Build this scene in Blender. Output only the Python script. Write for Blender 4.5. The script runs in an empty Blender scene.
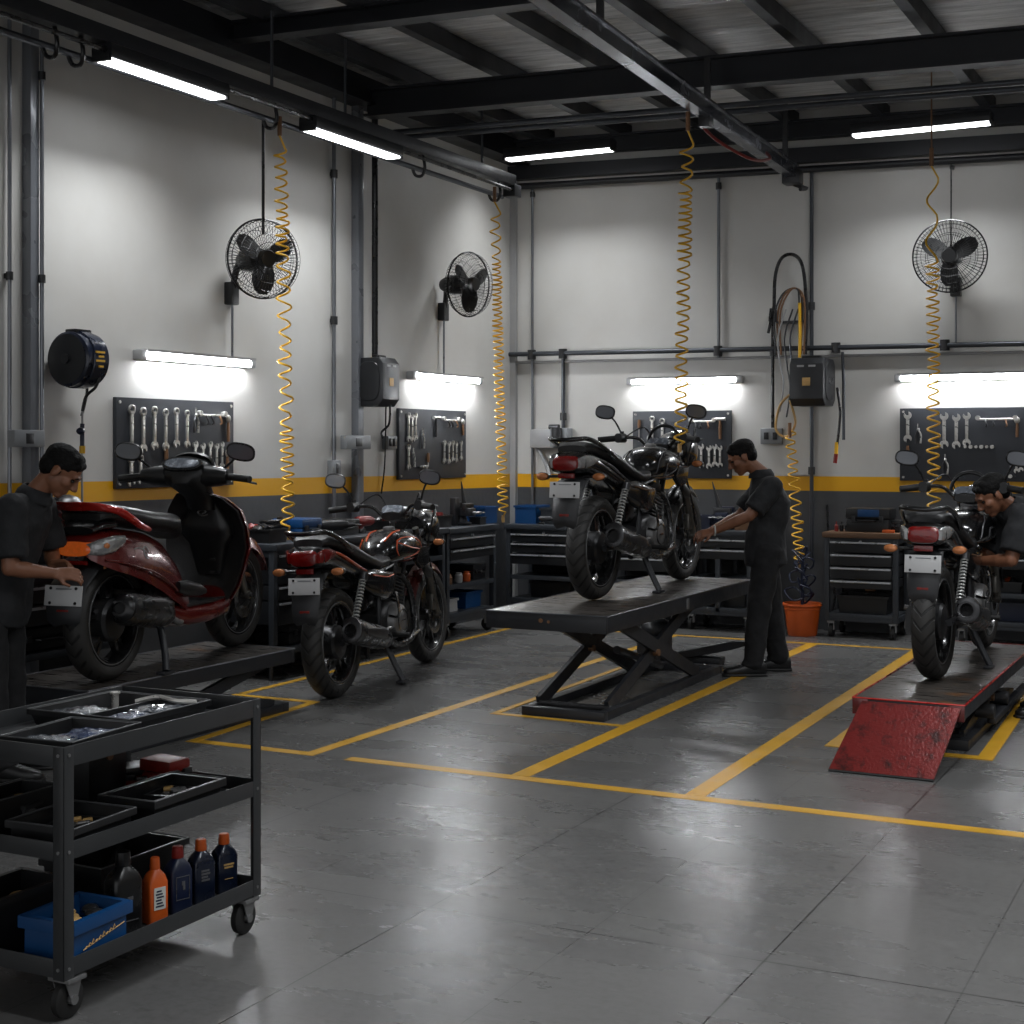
import bpy, bmesh, math, random
from mathutils import Vector, Matrix, Euler
from mathutils.bvhtree import BVHTree
PI = math.pi
R = random.Random(7)
scene = bpy.context.scene
COL = scene.collection
V = Vector

# ------------------------------------------------------------------ mesh helpers
def smooth_pts(pts, res=6, closed=False):
    P = [V(p) for p in pts]
    n = len(P); out = []
    rng = range(n if closed else n - 1)
    for i in rng:
        if closed: a, b, c, d = P[(i-1) % n], P[i], P[(i+1) % n], P[(i+2) % n]
        else: a, b, c, d = P[max(i-1, 0)], P[i], P[i+1], P[min(i+2, n-1)]
        for k in range(res):
            t = k / res
            out.append(0.5*((2*b) + (c-a)*t + (2*a-5*b+4*c-d)*t*t + (3*b-a-3*c+d)*t**3))
    if not closed: out.append(P[-1])
    return out

class MB:
    def __init__(s): s.bm = bmesh.new()
    def raw(s, vs, fs):
        v = [s.bm.verts.new(p) for p in vs]
        out = []
        for f in fs:
            try: out.append(s.bm.faces.new([v[i] for i in f]))
            except ValueError: pass
        return v, out
    def box(s, c, size, rot=None, bev=0.0, taper=1.0):
        hx, hy, hz = size[0]/2, size[1]/2, size[2]/2
        M = Euler(rot).to_matrix() if rot else Matrix.Identity(3)
        vs = []
        for z in (-1, 1):
            k = taper if z < 0 else 1.0
            for x, y in ((-1, -1), (1, -1), (1, 1), (-1, 1)):
                vs.append(V(c) + M @ V((x*hx*k, y*hy*k, z*hz)))
        v, f = s.raw(vs, [(3, 2, 1, 0), (4, 5, 6, 7), (0, 1, 5, 4), (1, 2, 6, 5), (2, 3, 7, 6), (3, 0, 4, 7)])
        if bev:
            es = {e for x in f for e in x.edges}
            bmesh.ops.bevel(s.bm, geom=list(es), offset=bev, segments=2, profile=.6, affect='EDGES', clamp_overlap=True)
        return s
    def b2(s, lo, hi, bev=0.0):
        return s.box([(lo[i]+hi[i])/2 for i in range(3)], [abs(hi[i]-lo[i]) for i in range(3)], None, bev)
    def rings(s, rs, closed=False, cap=True, loop=True):
        n = len(rs[0]); vs = [p for r in rs for p in r]; fs = []
        m = len(rs)
        for i in range(m if closed else m-1):
            j = (i+1) % m
            for k in range(n if loop else n-1):
                l = (k+1) % n
                fs.append((i*n+k, i*n+l, j*n+l, j*n+k))
        if cap and not closed:
            fs.append(tuple(range(n-1, -1, -1))); fs.append(tuple((m-1)*n+k for k in range(n)))
        s.raw(vs, fs); return s
    def tube(s, pts, r, n=8, closed=False, res=0, cap=True):
        if res: pts = smooth_pts(pts, res, closed)
        P = [V(p) for p in pts]; m = len(P)
        rr = r if callable(r) else (lambda t: r)
        T = []
        for i in range(m):
            a = P[i-1] if (i or closed) else P[0]
            b = P[(i+1) % m] if (i < m-1 or closed) else P[-1]
            t = b-a
            T.append(t.normalized() if t.length > 1e-9 else V((0, 0, 1)))
        up = V((0, 0, 1)) if abs(T[0].z) < .9 else V((1, 0, 0))
        u = T[0].cross(up).normalized(); rs = []
        for i in range(m):
            if i:
                q = T[i-1].rotation_difference(T[i]); u = (q @ u); u = (u - T[i]*u.dot(T[i])).normalized()
            w = T[i].cross(u); ra = rr(i/max(m-1, 1))
            rs.append([P[i] + (u*math.cos(2*PI*k/n) + w*math.sin(2*PI*k/n))*ra for k in range(n)])
        return s.rings(rs, closed, cap)
    def cyl(s, a, b, r0, r1=None, n=16):
        r1 = r0 if r1 is None else r1
        a = V(a); b = V(b)
        t = (b-a).normalized(); up = V((0, 0, 1)) if abs(t.z) < .9 else V((1, 0, 0))
        u = t.cross(up).normalized(); w = t.cross(u)
        rs = [[p + (u*math.cos(2*PI*k/n)+w*math.sin(2*PI*k/n))*r for k in range(n)] for p, r in ((a, r0), (b, r1))]
        return s.rings(rs)
    def lathe(s, prof, c=(0, 0, 0), ax='z', n=32, closed=False, a0=0, a1=2*PI):
        c = V(c); full = abs(a1-a0-2*PI) < 1e-6
        m = n if full else n+1; rs = []
        for i in range(m):
            a = a0+(a1-a0)*i/n; ring = []
            for r, h in prof:
                if ax == 'z': p = V((r*math.cos(a), r*math.sin(a), h))
                elif ax == 'y': p = V((r*math.cos(a), h, r*math.sin(a)))
                else: p = V((h, r*math.cos(a), r*math.sin(a)))
                ring.append(c+p)
            rs.append(ring)
        return s.rings(rs, closed=full, cap=(not full and closed), loop=closed)
    def loft(s, secs, n=24, e=2.4, ax='x', cap=True):
        """sections (along, side, up, half side, half up[, exponent])"""
        rs = []
        for q in secs:
            ex = q[5] if len(q) > 5 else e; ring = []
            for k in range(n):
                a = 2*PI*k/n; c, d = math.cos(a), math.sin(a)
                y = math.copysign(abs(c)**(2/ex), c)*q[3]; z = math.copysign(abs(d)**(2/ex), d)*q[4]
                if ax == 'x': ring.append(V((q[0], q[1]+y, q[2]+z)))
                elif ax == 'z': ring.append(V((q[1]+y, q[2]+z, q[0])))
                else: ring.append(V((q[1]+y, q[0], q[2]+z)))
            rs.append(ring)
        return s.rings(rs, cap=cap)
    def ell(s, c, r, rot=None, n=16, m=10):
        M = Euler(rot).to_matrix() if rot else Matrix.Identity(3); c = V(c)
        rs = []
        for i in range(m+1):
            b = -PI/2 + PI*min(max(i/m, .02), .98)
            rs.append([c + M @ V((r[0]*math.cos(b)*math.cos(2*PI*k/n), r[1]*math.cos(b)*math.sin(2*PI*k/n), r[2]*math.sin(b))) for k in range(n)])
        return s.rings(rs)
    def caps(s, a, b, r0, r1=None, n=14):
        r1 = r0 if r1 is None else r1
        a = V(a); b = V(b); t = (b-a).normalized()
        up = V((0, 0, 1)) if abs(t.z) < .9 else V((1, 0, 0)); u = t.cross(up).normalized(); w = t.cross(u); rs = []
        for p, r, sg in ((a, r0, -1), (b, r1, 1)):
            for j in range(5):
                th = (j/5 if sg > 0 else (1-j/5)-.02)*PI/2*.97
                rs.append([p + t*(sg*r*math.sin(th)) + (u*math.cos(2*PI*k/n)+w*math.sin(2*PI*k/n))*r*math.cos(th) for k in range(n)])
        return s.rings(rs)
    def prism(s, poly, o, u, v, th, bev=0.0):
        """2D polygon in the plane (u,v) at o, extruded th both ways along the normal"""
        o = V(o); u = V(u); v = V(v); w = u.cross(v).normalized()*th/2; n = len(poly)
        vs = [o+u*a+v*b-w for a, b in poly]+[o+u*a+v*b+w for a, b in poly]
        fs = [tuple(range(n-1, -1, -1)), tuple(range(n, 2*n))]+[(i, (i+1) % n, n+(i+1) % n, n+i) for i in range(n)]
        _, f = s.raw(vs, fs)
        if bev:
            es = {e for x in f[:2] for e in x.edges}
            bmesh.ops.bevel(s.bm, geom=list(es), offset=bev, segments=2, profile=.6, affect='EDGES', clamp_overlap=True)
        return s
    def opentop(s, c, sx, sy, h, t=.006, taper=.9, lip=.0, n=4):
        """open tray or bin standing on c"""
        x, y, z = c; O = []
        def ring(ax, ay, zz):
            return [V((x+a*ax, y+b*ay, z+zz)) for a, b in ((-1, -1), (1, -1), (1, 1), (-1, 1))]
        hx, hy = sx/2, sy/2
        rs = [ring(hx*taper, hy*taper, 0), ring(hx, hy, h)]
        if lip: rs = [ring(hx*taper, hy*taper, 0), ring(hx-lip, hy-lip, h-lip*1.6), ring(hx, hy, h-lip*1.6), ring(hx, hy, h)]
        k = lip if lip else 0
        rs += [ring(hx-t-k, hy-t-k, h), ring(hx*taper-t, hy*taper-t, t)]
        return s.rings(rs)
    def build(s, name, mat, parent=None, sm=38, xf=None, loc=None, rz=0, mods=None):
        bm = s.bm
        if xf:
            for v in bm.verts: v.co = V(xf(v.co))
        bmesh.ops.recalc_face_normals(bm, faces=bm.faces)
        me = bpy.data.meshes.new(name); bm.to_mesh(me); bm.free()
        o = bpy.data.objects.new(name, me); COL.objects.link(o)
        if parent: o.parent = parent
        if loc: o.location = loc
        o.rotation_euler.z = rz
        if mods:
            for ty, kw in mods:
                m = o.modifiers.new(ty, ty)
                for k, val in kw.items(): setattr(m, k, val)
            dg = bpy.context.evaluated_depsgraph_get()
            nm = bpy.data.meshes.new_from_object(o.evaluated_get(dg)); o.modifiers.clear(); o.data = nm; me = nm
        me.materials.clear(); me.materials.append(mat)
        if len(me.polygons):
            me.polygons.foreach_set('use_smooth', [sm > 0]*len(me.polygons))
            if 0 < sm < 180: me.set_sharp_from_angle(angle=math.radians(sm))
        return o

def tag(o, label, cat, group=None):
    o['label'] = label; o['category'] = cat
    if group: o['group'] = group
    return o
def thing(name, label, cat, loc=(0, 0, 0), rz=0, group=None, scale=1):
    o = bpy.data.objects.new(name, None); COL.objects.link(o)
    o.location = loc; o.rotation_euler.z = rz; o.scale = (scale,)*3
    o.empty_display_size = .1
    return tag(o, label, cat, group)
def struct(o): o['kind'] = 'structure'; return o
def copy_tree(o, parent=None):
    c = o.copy(); COL.objects.link(c)
    if parent: c.parent = parent
    for ch in list(o.children): copy_tree(ch, c)
    return c

# ------------------------------------------------------------------ materials
def lin(c):
    return tuple((x/12.92 if x <= .04045 else ((x+.055)/1.055)**2.4) for x in c)
class N:
    """small node-tree writer"""
    def __init__(s, m): s.nt = m.node_tree
    def n(s, t, **k):
        d = s.nt.nodes.new(t)
        for a, b in k.items(): setattr(d, a, b)
        return d
    def l(s, a, b): s.nt.links.new(a, b)
    def m(s, op, a, b=None, c=None):
        d = s.n('ShaderNodeMath', operation=op)
        for i, x in enumerate((a, b, c)):
            if x is None: continue
            if isinstance(x, (int, float)): d.inputs[i].default_value = x
            else: s.l(x, d.inputs[i])
        return d.outputs[0]
    def mix(s, f, a, b):
        d = s.n('ShaderNodeMix', data_type='RGBA')
        for i, x in ((0, f), (6, a), (7, b)):
            if isinstance(x, (int, float)): d.inputs[i].default_value = x
            elif isinstance(x, tuple): d.inputs[i].default_value = (*x, 1)
            else: s.l(x, d.inputs[i])
        return d.outputs[2]
    def noise(s, vec, scale, detail=3, rough=.55):
        d = s.n('ShaderNodeTexNoise'); d.inputs['Scale'].default_value = scale
        d.inputs['Detail'].default_value = detail; d.inputs['Roughness'].default_value = rough
        if vec is not None: s.l(vec, d.inputs['Vector'])
        return d.outputs[0]
    def ramp(s, x, a, b, lo=0., hi=1.):
        d = s.n('ShaderNodeMapRange'); d.inputs[1].default_value = a; d.inputs[2].default_value = b
        d.inputs[3].default_value = lo; d.inputs[4].default_value = hi; s.l(x, d.inputs[0]); return d.outputs[0]
def newmat(name):
    m = bpy.data.materials.new(name); m.use_nodes = True
    return m, N(m), m.node_tree.nodes['Principled BSDF']
def pm(name, col, rough=.5, metal=0, var=.12, vscale=18, bump=0, bscale=60, coat=0, rvar=.08, alpha=1, trans=0, spec=.5, stretch=None):
    m, w, b = newmat(name)
    tc = w.n('ShaderNodeTexCoord').outputs['Object']
    if stretch:
        mp = w.n('ShaderNodeMapping'); mp.inputs['Scale'].default_value = stretch; w.l(tc, mp.inputs[0]); tc = mp.outputs[0]
    nz = w.noise(tc, vscale)
    c = lin(col)
    w.l(w.mix(nz, tuple(x*(1-var) for x in c), tuple(min(1, x*(1+var)) for x in c)), b.inputs['Base Color'])
    w.l(w.ramp(nz, .3, .7, max(.02, rough-rvar), min(1, rough+rvar)), b.inputs['Roughness'])
    b.inputs['Metallic'].default_value = metal
    b.inputs['Specular IOR Level'].default_value = spec
    b.inputs['Coat Weight'].default_value = coat; b.inputs['Coat Roughness'].default_value = .06
    b.inputs['Transmission Weight'].default_value = trans
    if bump:
        bp = w.n('ShaderNodeBump'); bp.inputs['Strength'].default_value = bump; bp.inputs['Distance'].default_value = .01
        w.l(w.noise(tc, bscale, 4), bp.inputs['Height']); w.l(bp.outputs[0], b.inputs['Normal'])
    return m
def emat(name, col, strength):
    m, w, b = newmat(name)
    b.inputs['Base Color'].default_value = (*col, 1)
    b.inputs['Emission Color'].default_value = (*col, 1); b.inputs['Emission Strength'].default_value = strength
    return m

M = {}
def mats():
    M['steel_black'] = pm('black painted steel', (.13, .135, .15), .42, 0, .2, 9, .05, 120)
    M['beam'] = pm('dark roof steel', (.15, .155, .17), .45, .2, .25, 5)
    M['cart'] = pm('charcoal cart enamel', (.185, .19, .195), .38, .1, .12, 8)
    M['bench'] = pm('blue grey bench enamel', (.20, .215, .235), .42, .15, .15, 7)
    M['drawer'] = pm('drawer front', (.12, .125, .135), .4, .1, .15, 6)
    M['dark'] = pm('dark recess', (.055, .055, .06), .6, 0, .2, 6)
    M['plastic'] = pm('black plastic', (.085, .087, .092), .38, 0, .2, 14, .06, 200)
    M['mudguard'] = pm('grey black mudguard', (.17, .172, .18), .48, 0, .15, 14, .06, 150)
    M['satin'] = pm('satin black', (.07, .07, .075), .3, 0, .2, 14)
    M['rubber'] = pm('rubber', (.075, .073, .07), .62, 0, .25, 20, .1, 150)
    M['chrome'] = pm('chrome', (.72, .72, .72), .18, 1, .1, 20)
    M['alu'] = pm('aluminium', (.52, .52, .52), .4, .7, .2, 20)
    M['darkmetal'] = pm('dark metal', (.25, .25, .255), .36, .65, .25, 16)
    M['exhaust'] = pm('black exhaust', (.22, .22, .225), .28, .65, .25, 12)
    M['pipe'] = pm('galvanised conduit', (.52, .53, .55), .35, .85, .25, 6)
    M['pipedark'] = pm('grey conduit', (.3, .31, .33), .35, .7, .25, 6)
    M['yellowhose'] = pm('yellow air hose', (.87, .67, .12), .4, 0, .15, 20)
    M['orange'] = pm('orange plastic', (.74, .32, .09), .45, 0, .15, 9, .05, 80)
    M['red'] = pm('red plastic', (.46, .09, .06), .4, 0, .2, 20)
    M['rimglint'] = pm('tray rim highlight', (.27, .275, .28), .35, .1, .2, 30)  # highlight on the tray edges put into a lighter colour
    M['blue'] = pm('blue plastic', (.035, .23, .41), .4, 0, .15, 12)
    M['bluedark'] = pm('dark blue plastic', (.06, .1, .2), .4, 0, .15, 12)
    M['skin'] = pm('brown skin', (.5, .33, .24), .5, 0, .12, 30, .05, 200)
    M['shirt'] = pm('charcoal cotton', (.115, .118, .128), .85, 0, .15, 20, .5, 16)
    M['trouser'] = pm('black trousers', (.07, .07, .078), .88, 0, .15, 14, .5, 13)
    M['hair'] = pm('black hair', (.035, .032, .03), .7, 0, .3, 60, .5, 90, spec=.2)
    M['shoe'] = pm('black shoe leather', (.07, .07, .072), .4, 0, .2, 20)
    M['board'] = pm('charcoal pegboard', (.19, .2, .22), .5, .1, .08, 6)
    M['tool'] = pm('tool steel', (.74, .73, .71), .32, .65, .2, 30)
    M['copper'] = pm('worn copper brown', (.5, .37, .27), .4, .5, .2, 30)
    M['redpaint'] = pm('dark red paint', (.37, .07, .055), .25, .25, .12, 6, coat=.7)
    M['brightred'] = pm('bright red paint', (.68, .11, .07), .28, .2, .1, 6, coat=.5)
    M['blackpaint'] = pm('gloss black paint', (.07, .07, .075), .22, .1, .12, 6, coat=.6)
    M['seat'] = pm('seat vinyl', (.115, .115, .12), .42, 0, .12, 20, .15, 130)
    M['plate'] = pm('number plate white', (.72, .72, .72), .45, 0, .05, 8)
    M['taillens'] = pm('red lens', (.42, .03, .022), .15, 0, .3, 40, .3, 90, coat=.8)
    M['amber'] = pm('amber lens', (.72, .45, .27), .18, .25, .45, 60, .3, 90, coat=.5)
    M['clear'] = pm('clear lens', (.58, .58, .58), .1, .5, .5, 60, .5, 60, coat=.8)
    M['mirror'] = pm('mirror glass', (.5, .51, .53), .16, .55, .03, 5)
    M['gauge'] = pm('instrument face', (.42, .44, .47), .25, .2, .7, 42, 0, coat=.8)
    M['rim'] = pm('black alloy rim', (.13, .13, .135), .26, .3, .15, 10, coat=.6)
    M['wood'] = pm('worn wooden top', (.36, .26, .18), .5, 0, .3, 5, .1, 60, stretch=(1, 8, 1))
    M['springwhite'] = pm('bright spring', (.78, .78, .77), .3, .3, .1, 20)
    M['handle'] = pm('bright drawer handle', (.72, .73, .74), .3, .5, .08, 10)
    M['rail'] = pm('polished dark rail', (.3, .31, .34), .22, .7, .15, 6)
    M['column'] = pm('grey steel column', (.46, .47, .49), .32, .3, .15, 4, coat=.3)
    M['box'] = pm('grey junction box', (.5, .51, .52), .45, .2, .1, 12)
    M['galv'] = pm('light plastic', (.6, .6, .6), .4, 0, .1, 9)
    M['stand'] = pm('fork grey', (.42, .41, .39), .35, .8, .2, 15)
    M['reelblue'] = pm('navy reel drum', (.07, .1, .17), .3, .2, .15, 12, coat=.3)
    M['reelblack'] = pm('reel cover', (.13, .135, .145), .4, .1, .12, 10)
    M['darkred'] = pm('maroon fender', (.3, .09, .07), .3, .2, .15, 10, coat=.4)
    M['orangestripe'] = pm('orange decal', (.72, .28, .1), .35, 0, .1, 20)
    M['greystripe'] = pm('silver decal', (.4, .4, .41), .3, .5, .1, 20)
    M['white'] = pm('white print', (.75, .75, .73), .5, 0, .1, 30)
    M['gold'] = pm('gold print', (.72, .58, .36), .45, .2, .2, 40)
    M['bagclear'] = pm('clear poly bag', (.3, .32, .35), .12, .1, .8, 30, .8, 34, coat=.6)
    M['bagblue'] = pm('blue blister pack', (.13, .2, .33), .13, .1, .8, 34, .8, 34, coat=.6)
    M['floorpaint'] = pm('yellow floor paint', (.74, .56, .15), .38, 0, .22, 7, .05, 40)
    M['lamp'] = emat('lamp tube', (.93, .96, 1), 85)
    M['lampc'] = emat('ceiling lamp diffuser', (.95, .97, 1), 7)
    # platform wood / metal tread
    m, w, b = newmat('worn lift deck'); tc = w.n('ShaderNodeTexCoord').outputs['Object']
    mp = w.n('ShaderNodeMapping'); mp.inputs['Scale'].default_value = (2, 16, 3); w.l(tc, mp.inputs[0])
    a = w.noise(mp.outputs[0], 3, 5); d = w.noise(tc, 3, 4)
    c1 = w.mix(w.ramp(a, .35, .7), lin((.12, .11, .105)), lin((.3, .28, .26)))
    c2 = w.mix(w.ramp(d, .63, .72), c1, lin((.36, .24, .14)))
    w.l(c2, b.inputs['Base Color']); w.l(w.ramp(a, .3, .7, .22, .42), b.inputs['Roughness'])
    bp = w.n('ShaderNodeBump'); bp.inputs['Strength'].default_value = .3; bp.inputs['Distance'].default_value = .004
    w.l(a, bp.inputs['Height']); w.l(bp.outputs[0], b.inputs['Normal']); M['deck'] = m
    # red ramp plate with scuffs
    m, w, b = newmat('scuffed red plate'); tc = w.n('ShaderNodeTexCoord').outputs['Object']
    a = w.noise(tc, 14, 7, .7); d = w.noise(tc, 26, 3)
    c1 = w.mix(w.ramp(a, .5, .66), lin((.42, .11, .1)), lin((.2, .075, .07)))
    w.l(c1, b.inputs['Base Color']); b.inputs['Roughness'].default_value = .3; b.inputs['Metallic'].default_value = .25
    bp = w.n('ShaderNodeBump'); bp.inputs['Strength'].default_value = .3; bp.inputs['Distance'].default_value = .006
    w.l(w.noise(tc, 70, 2), bp.inputs['Height']); w.l(bp.outputs[0], b.inputs['Normal']); M['ramp'] = m
    # tyre with chevron grooves (local y = across, x/z = wheel plane)
    m, w, b = newmat('tyre rubber'); tc = w.n('ShaderNodeTexCoord').outputs['Object']
    sp = w.n('ShaderNodeSeparateXYZ'); w.l(tc, sp.inputs[0])
    ang = w.m('ARCTAN2', sp.outputs[2], sp.outputs[0]); ay = w.m('ABSOLUTE', sp.outputs[1])
    ph = w.m('ADD', w.m('MULTIPLY', ang, 26.), w.m('MULTIPLY', ay, 95.))
    g = w.ramp(w.m('SINE', ph), .62, .8)
    rad = w.m('SQRT', w.m('ADD', w.m('POWER', sp.outputs[0], 2.), w.m('POWER', sp.outputs[2], 2.)))
    g = w.m('MULTIPLY', g, w.ramp(rad, .262, .268))
    w.l(w.mix(g, lin((.15, .145, .138)), lin((.045, .043, .04))), b.inputs['Base Color']); b.inputs['Roughness'].default_value = .58
    bp = w.n('ShaderNodeBump'); bp.inputs['Strength'].default_value = 1; bp.inputs['Distance'].default_value = .006
    w.l(w.m('MULTIPLY', g, -1.), bp.inputs['Height']); w.l(bp.outputs[0], b.inputs['Normal']); M['tyre'] = m
    # painted wall: grey dado, yellow band, off-white above (heights in world z, band rises slightly along the side wall)
    m, w, b = newmat('painted wall'); pos = w.n('ShaderNodeNewGeometry').outputs['Position']
    sp = w.n('ShaderNodeSeparateXYZ'); w.l(pos, sp.inputs[0])
    hh = w.m('SUBTRACT', sp.outputs[2], w.m('MULTIPLY', sp.outputs[1], -.007))
    nz = w.noise(pos, 1.3, 5); nf = w.noise(pos, 22, 3)
    white = w.mix(w.ramp(nz, .35, .7), lin((.78, .775, .76)), lin((.74, .73, .71)))
    grey = w.mix(nz, lin((.30, .305, .315)), lin((.25, .255, .265)))
    yel = w.mix(nz, lin((.92, .68, .07)), lin((.86, .62, .05)))
    c = w.mix(w.m('GREATER_THAN', hh, 1.222), grey, yel); c = w.mix(w.m('GREATER_THAN', hh, 1.35), c, white)
    w.l(c, b.inputs['Base Color']); w.l(w.ramp(nf, .3, .7, .42, .56), b.inputs['Roughness'])
    bp = w.n('ShaderNodeBump'); bp.inputs['Strength'].default_value = .08; bp.inputs['Distance'].default_value = .01
    w.l(nz, bp.inputs['Height']); w.l(bp.outputs[0], b.inputs['Normal']); M['wall'] = m
    # polished grey floor, large slabs with thin joints
    m, w, b = newmat('polished floor'); pos = w.n('ShaderNodeNewGeometry').outputs['Position']
    sp = w.n('ShaderNodeSeparateXYZ'); w.l(pos, sp.inputs[0])
    def joint(ax, per, off, hw):
        t = w.m('FRACT', w.m('DIVIDE', w.m('ADD', sp.outputs[ax], off), per))
        return w.m('LESS_THAN', w.m('ABSOLUTE', w.m('SUBTRACT', t, .5)), hw/per)
    j = w.m('MAXIMUM', w.m('MAXIMUM', joint(0, 1.2, .27, .0032), w.m('MULTIPLY', joint(0, 1.2, -.33, .0026), .55)), joint(1, 1.94, -.34, .0036))
    mp = w.n('ShaderNodeMapping'); mp.inputs['Scale'].default_value = (.7, 1.6, 1); mp.inputs['Rotation'].default_value = (0, 0, .5); w.l(pos, mp.inputs[0])
    a = w.noise(mp.outputs[0], 1.7, 7, .62); f = w.noise(pos, 30, 4)
    c = w.mix(w.ramp(a, .25, .78), lin((.335, .333, .33)), lin((.4, .396, .39)))
    c = w.mix(w.ramp(f, .45, .75, 0, .4), c, lin((.27, .265, .26)))
    vn = w.n('ShaderNodeTexNoise'); vn.inputs['Scale'].default_value = 5; vn.inputs['Detail'].default_value = 9; vn.inputs['Roughness'].default_value = .72; vn.inputs['Distortion'].default_value = 1.4; w.l(mp.outputs[0], vn.inputs['Vector'])
    c = w.mix(w.ramp(vn.outputs[0], .57, .62, 0, .3), c, lin((.27, .268, .265)))
    c = w.mix(w.m('MULTIPLY', j, .9), c, lin((.1, .1, .1)))
    w.l(c, b.inputs['Base Color']); w.l(w.ramp(a, .25, .75, .24, .31), b.inputs['Roughness'])
    bp = w.n('ShaderNodeBump'); bp.inputs['Strength'].default_value = .22; bp.inputs['Distance'].default_value = .006
    w.l(w.noise(mp.outputs[0], 9, 8, .7), bp.inputs['Height']); w.l(bp.outputs[0], b.inputs['Normal']); M['floor'] = m
    # crinkled foil under the roof sheets
    m, w, b = newmat('roof foil'); pos = w.n('ShaderNodeNewGeometry').outputs['Position']
    mp = w.n('ShaderNodeMapping'); mp.inputs['Scale'].default_value = (.9, 9, 1); w.l(pos, mp.inputs[0])
    a = w.noise(mp.outputs[0], 2.2, 6, .6)
    w.l(w.mix(w.ramp(a, .3, .7), lin((.68, .68, .68)), lin((.95, .95, .95))), b.inputs['Base Color'])
    b.inputs['Metallic'].default_value = .35; b.inputs['Roughness'].default_value = .3
    bp = w.n('ShaderNodeBump'); bp.inputs['Strength'].default_value = .9; bp.inputs['Distance'].default_value = .05
    w.l(a, bp.inputs['Height']); w.l(bp.outputs[0], b.inputs['Normal']); M['foil'] = m
mats()

# ------------------------------------------------------------------ the room (x along the back wall, y depth, back wall y=0, left wall x=0)
TILT = -.028
def roof(x): return TILT*x
XR, YF = 10.6, -15.6
struct(MB().b2((-.2, YF-.2, -.12), (XR+.2, .2, 0)).build('floor', M['floor'], sm=0))
struct(MB().b2((-.2, YF, 0), (0, 0, 4.75)).build('wall_left', M['wall'], sm=0))
struct(MB().b2((-.2, 0, 0), (XR, .2, 4.75)).build('wall_back', M['wall'], sm=0))
struct(MB().b2((XR, YF, 0), (XR+.2, .2, 4.75)).build('wall_right', M['wall'], sm=0))
struct(MB().b2((-.2, YF-.2, 3.9), (XR+.2, YF, 4.75)).build('wall_front', M['wall'], sm=0))   # unseen front, left open below the lintel to let fill light in
# corrugated roof sheets
mb = MB(); rs = []
ny = 320
for x in (-.1, XR):
    rs.append([V((x, YF+(.1-YF)*i/ny, 4.66+roof(x)+(.012 if i % 4 in (1, 2) else 0))) for i in range(ny+1)]+
              [V((x, .1, 4.9+roof(x))), V((x, YF, 4.9+roof(x)))])
struct(mb.rings(rs).build('ceiling', M['foil'], sm=0))
def ibeam(name, a, b, h, w, t=.014, tf=.018):
    """I-section between the end points of its bottom edge"""
    a = V(a); b = V(b); m_ = MB(); u = (b-a); u.z = 0; u.normalize(); s = V((-u.y, u.x, 0)); z = V((0, 0, 1))
    for z0, z1, hw in ((0, tf, w/2), (tf, h-tf, t/2), (h-tf, h, w/2)):
        rs = [[p+s*q[0]+z*q[1] for q in ((-hw, z0), (hw, z0), (hw, z1), (-hw, z1))] for p in (a, b)]
        m_.rings(rs)
    return struct(m_.build(name, M['beam'], sm=0))
for y, zb, hh in ((-2.8, 4.25, .22), (-4.58, 4.42, .13), (-7.8, 4.25, .22), (-10.6, 4.25, .22), (-13.4, 4.25, .22)):
    ibeam('roof_beam', (.12, y, zb), (XR, y, zb+roof(XR)), hh, .14)
ibeam('roof_beam', (.02, -.22, 4.38), (XR, -.22, 4.38+roof(XR)), .16, .12)
for x in (.42, 1.22, 2.02, 2.82, 3.62, 4.5, 5.3, 6.1, 6.9, 7.7, 8.5, 9.3, 10.1):
    struct(MB().b2((x-.04, YF, 4.53+roof(x)), (x+.04, 0, 4.655+roof(x))).build('roof_purlin', M['beam'], sm=0))
struct(MB().b2((0, YF, 4.36), (.16, 0, 4.56)).b2((0, YF, 4.345), (.2, 0, 4.36)).build('eave_beam', M['beam'], sm=0))
m_ = MB()
m_.rings([[V((x, y, z+roof(x))) for y, z in ((-.1, 4.2), (0, 4.2), (0, 4.33), (-.1, 4.33))] for x in (0, XR)])
struct(m_.build('wall_beam', M['beam'], sm=0))
# steel columns on the left wall
for y, nm in ((-6.36, .035), (-2.82, .04)):
    struct(MB().b2((0, y-nm, 0), (.07, y+nm, 4.36), .008).build('steel_column', M['column']))
struct(MB().b2((0, -.05, 0), (.06, 0, 4.36)).build('steel_column', M['galv']))
# shallow pier on the back wall behind the hose reel
struct(MB().b2((2.72, -.03, 1.36), (2.96, 0, 4.1)).build('wall_pier', M['wall'], sm=0))
# painted floor lines
LZ = .001
def line(name, pts, wd):
    m_ = MB()
    global LZ
    for (x0, y0), (x1, y1) in zip(pts, pts[1:]):
        LZ += .00025
        a = V((x0, y0, 0)); b = V((x1, y1, 0)); u = (b-a).normalized(); s = V((-u.y, u.x, 0))*wd/2
        a -= u*wd/2; b += u*wd/2
        z0, z1 = V((0, 0, -.01)), V((0, 0, LZ))
        m_.rings([[p-s+z0, p+s+z0, p+s+z1, p-s+z1] for p in (a, b)])
    return struct(m_.build(name, M['floorpaint'], sm=0))
line('floor_line', [(1.32, -6.44), (2.08, -6.44), (2.05, -.98)], .075)
line('floor_line', [(2.36, -6.45), (8.4, -6.46)], .08)
line('floor_line', [(3.29, -6.36), (3.25, -.98)], .095)
line('floor_line', [(4.19, -6.36), (4.1, -.98)], .095)
line('floor_line', [(.6, -5.05), (.57, -.975), (5.9, -.975)], .055)
line('floor_line', [(1.32, -6.44), (1.2, -5.13), (.6, -5.13)], .055)
line('floor_line', [(3.28, -4.99), (2.4, -4.965), (2.36, -2.7), (3.2, -2.7)], .045)
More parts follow.
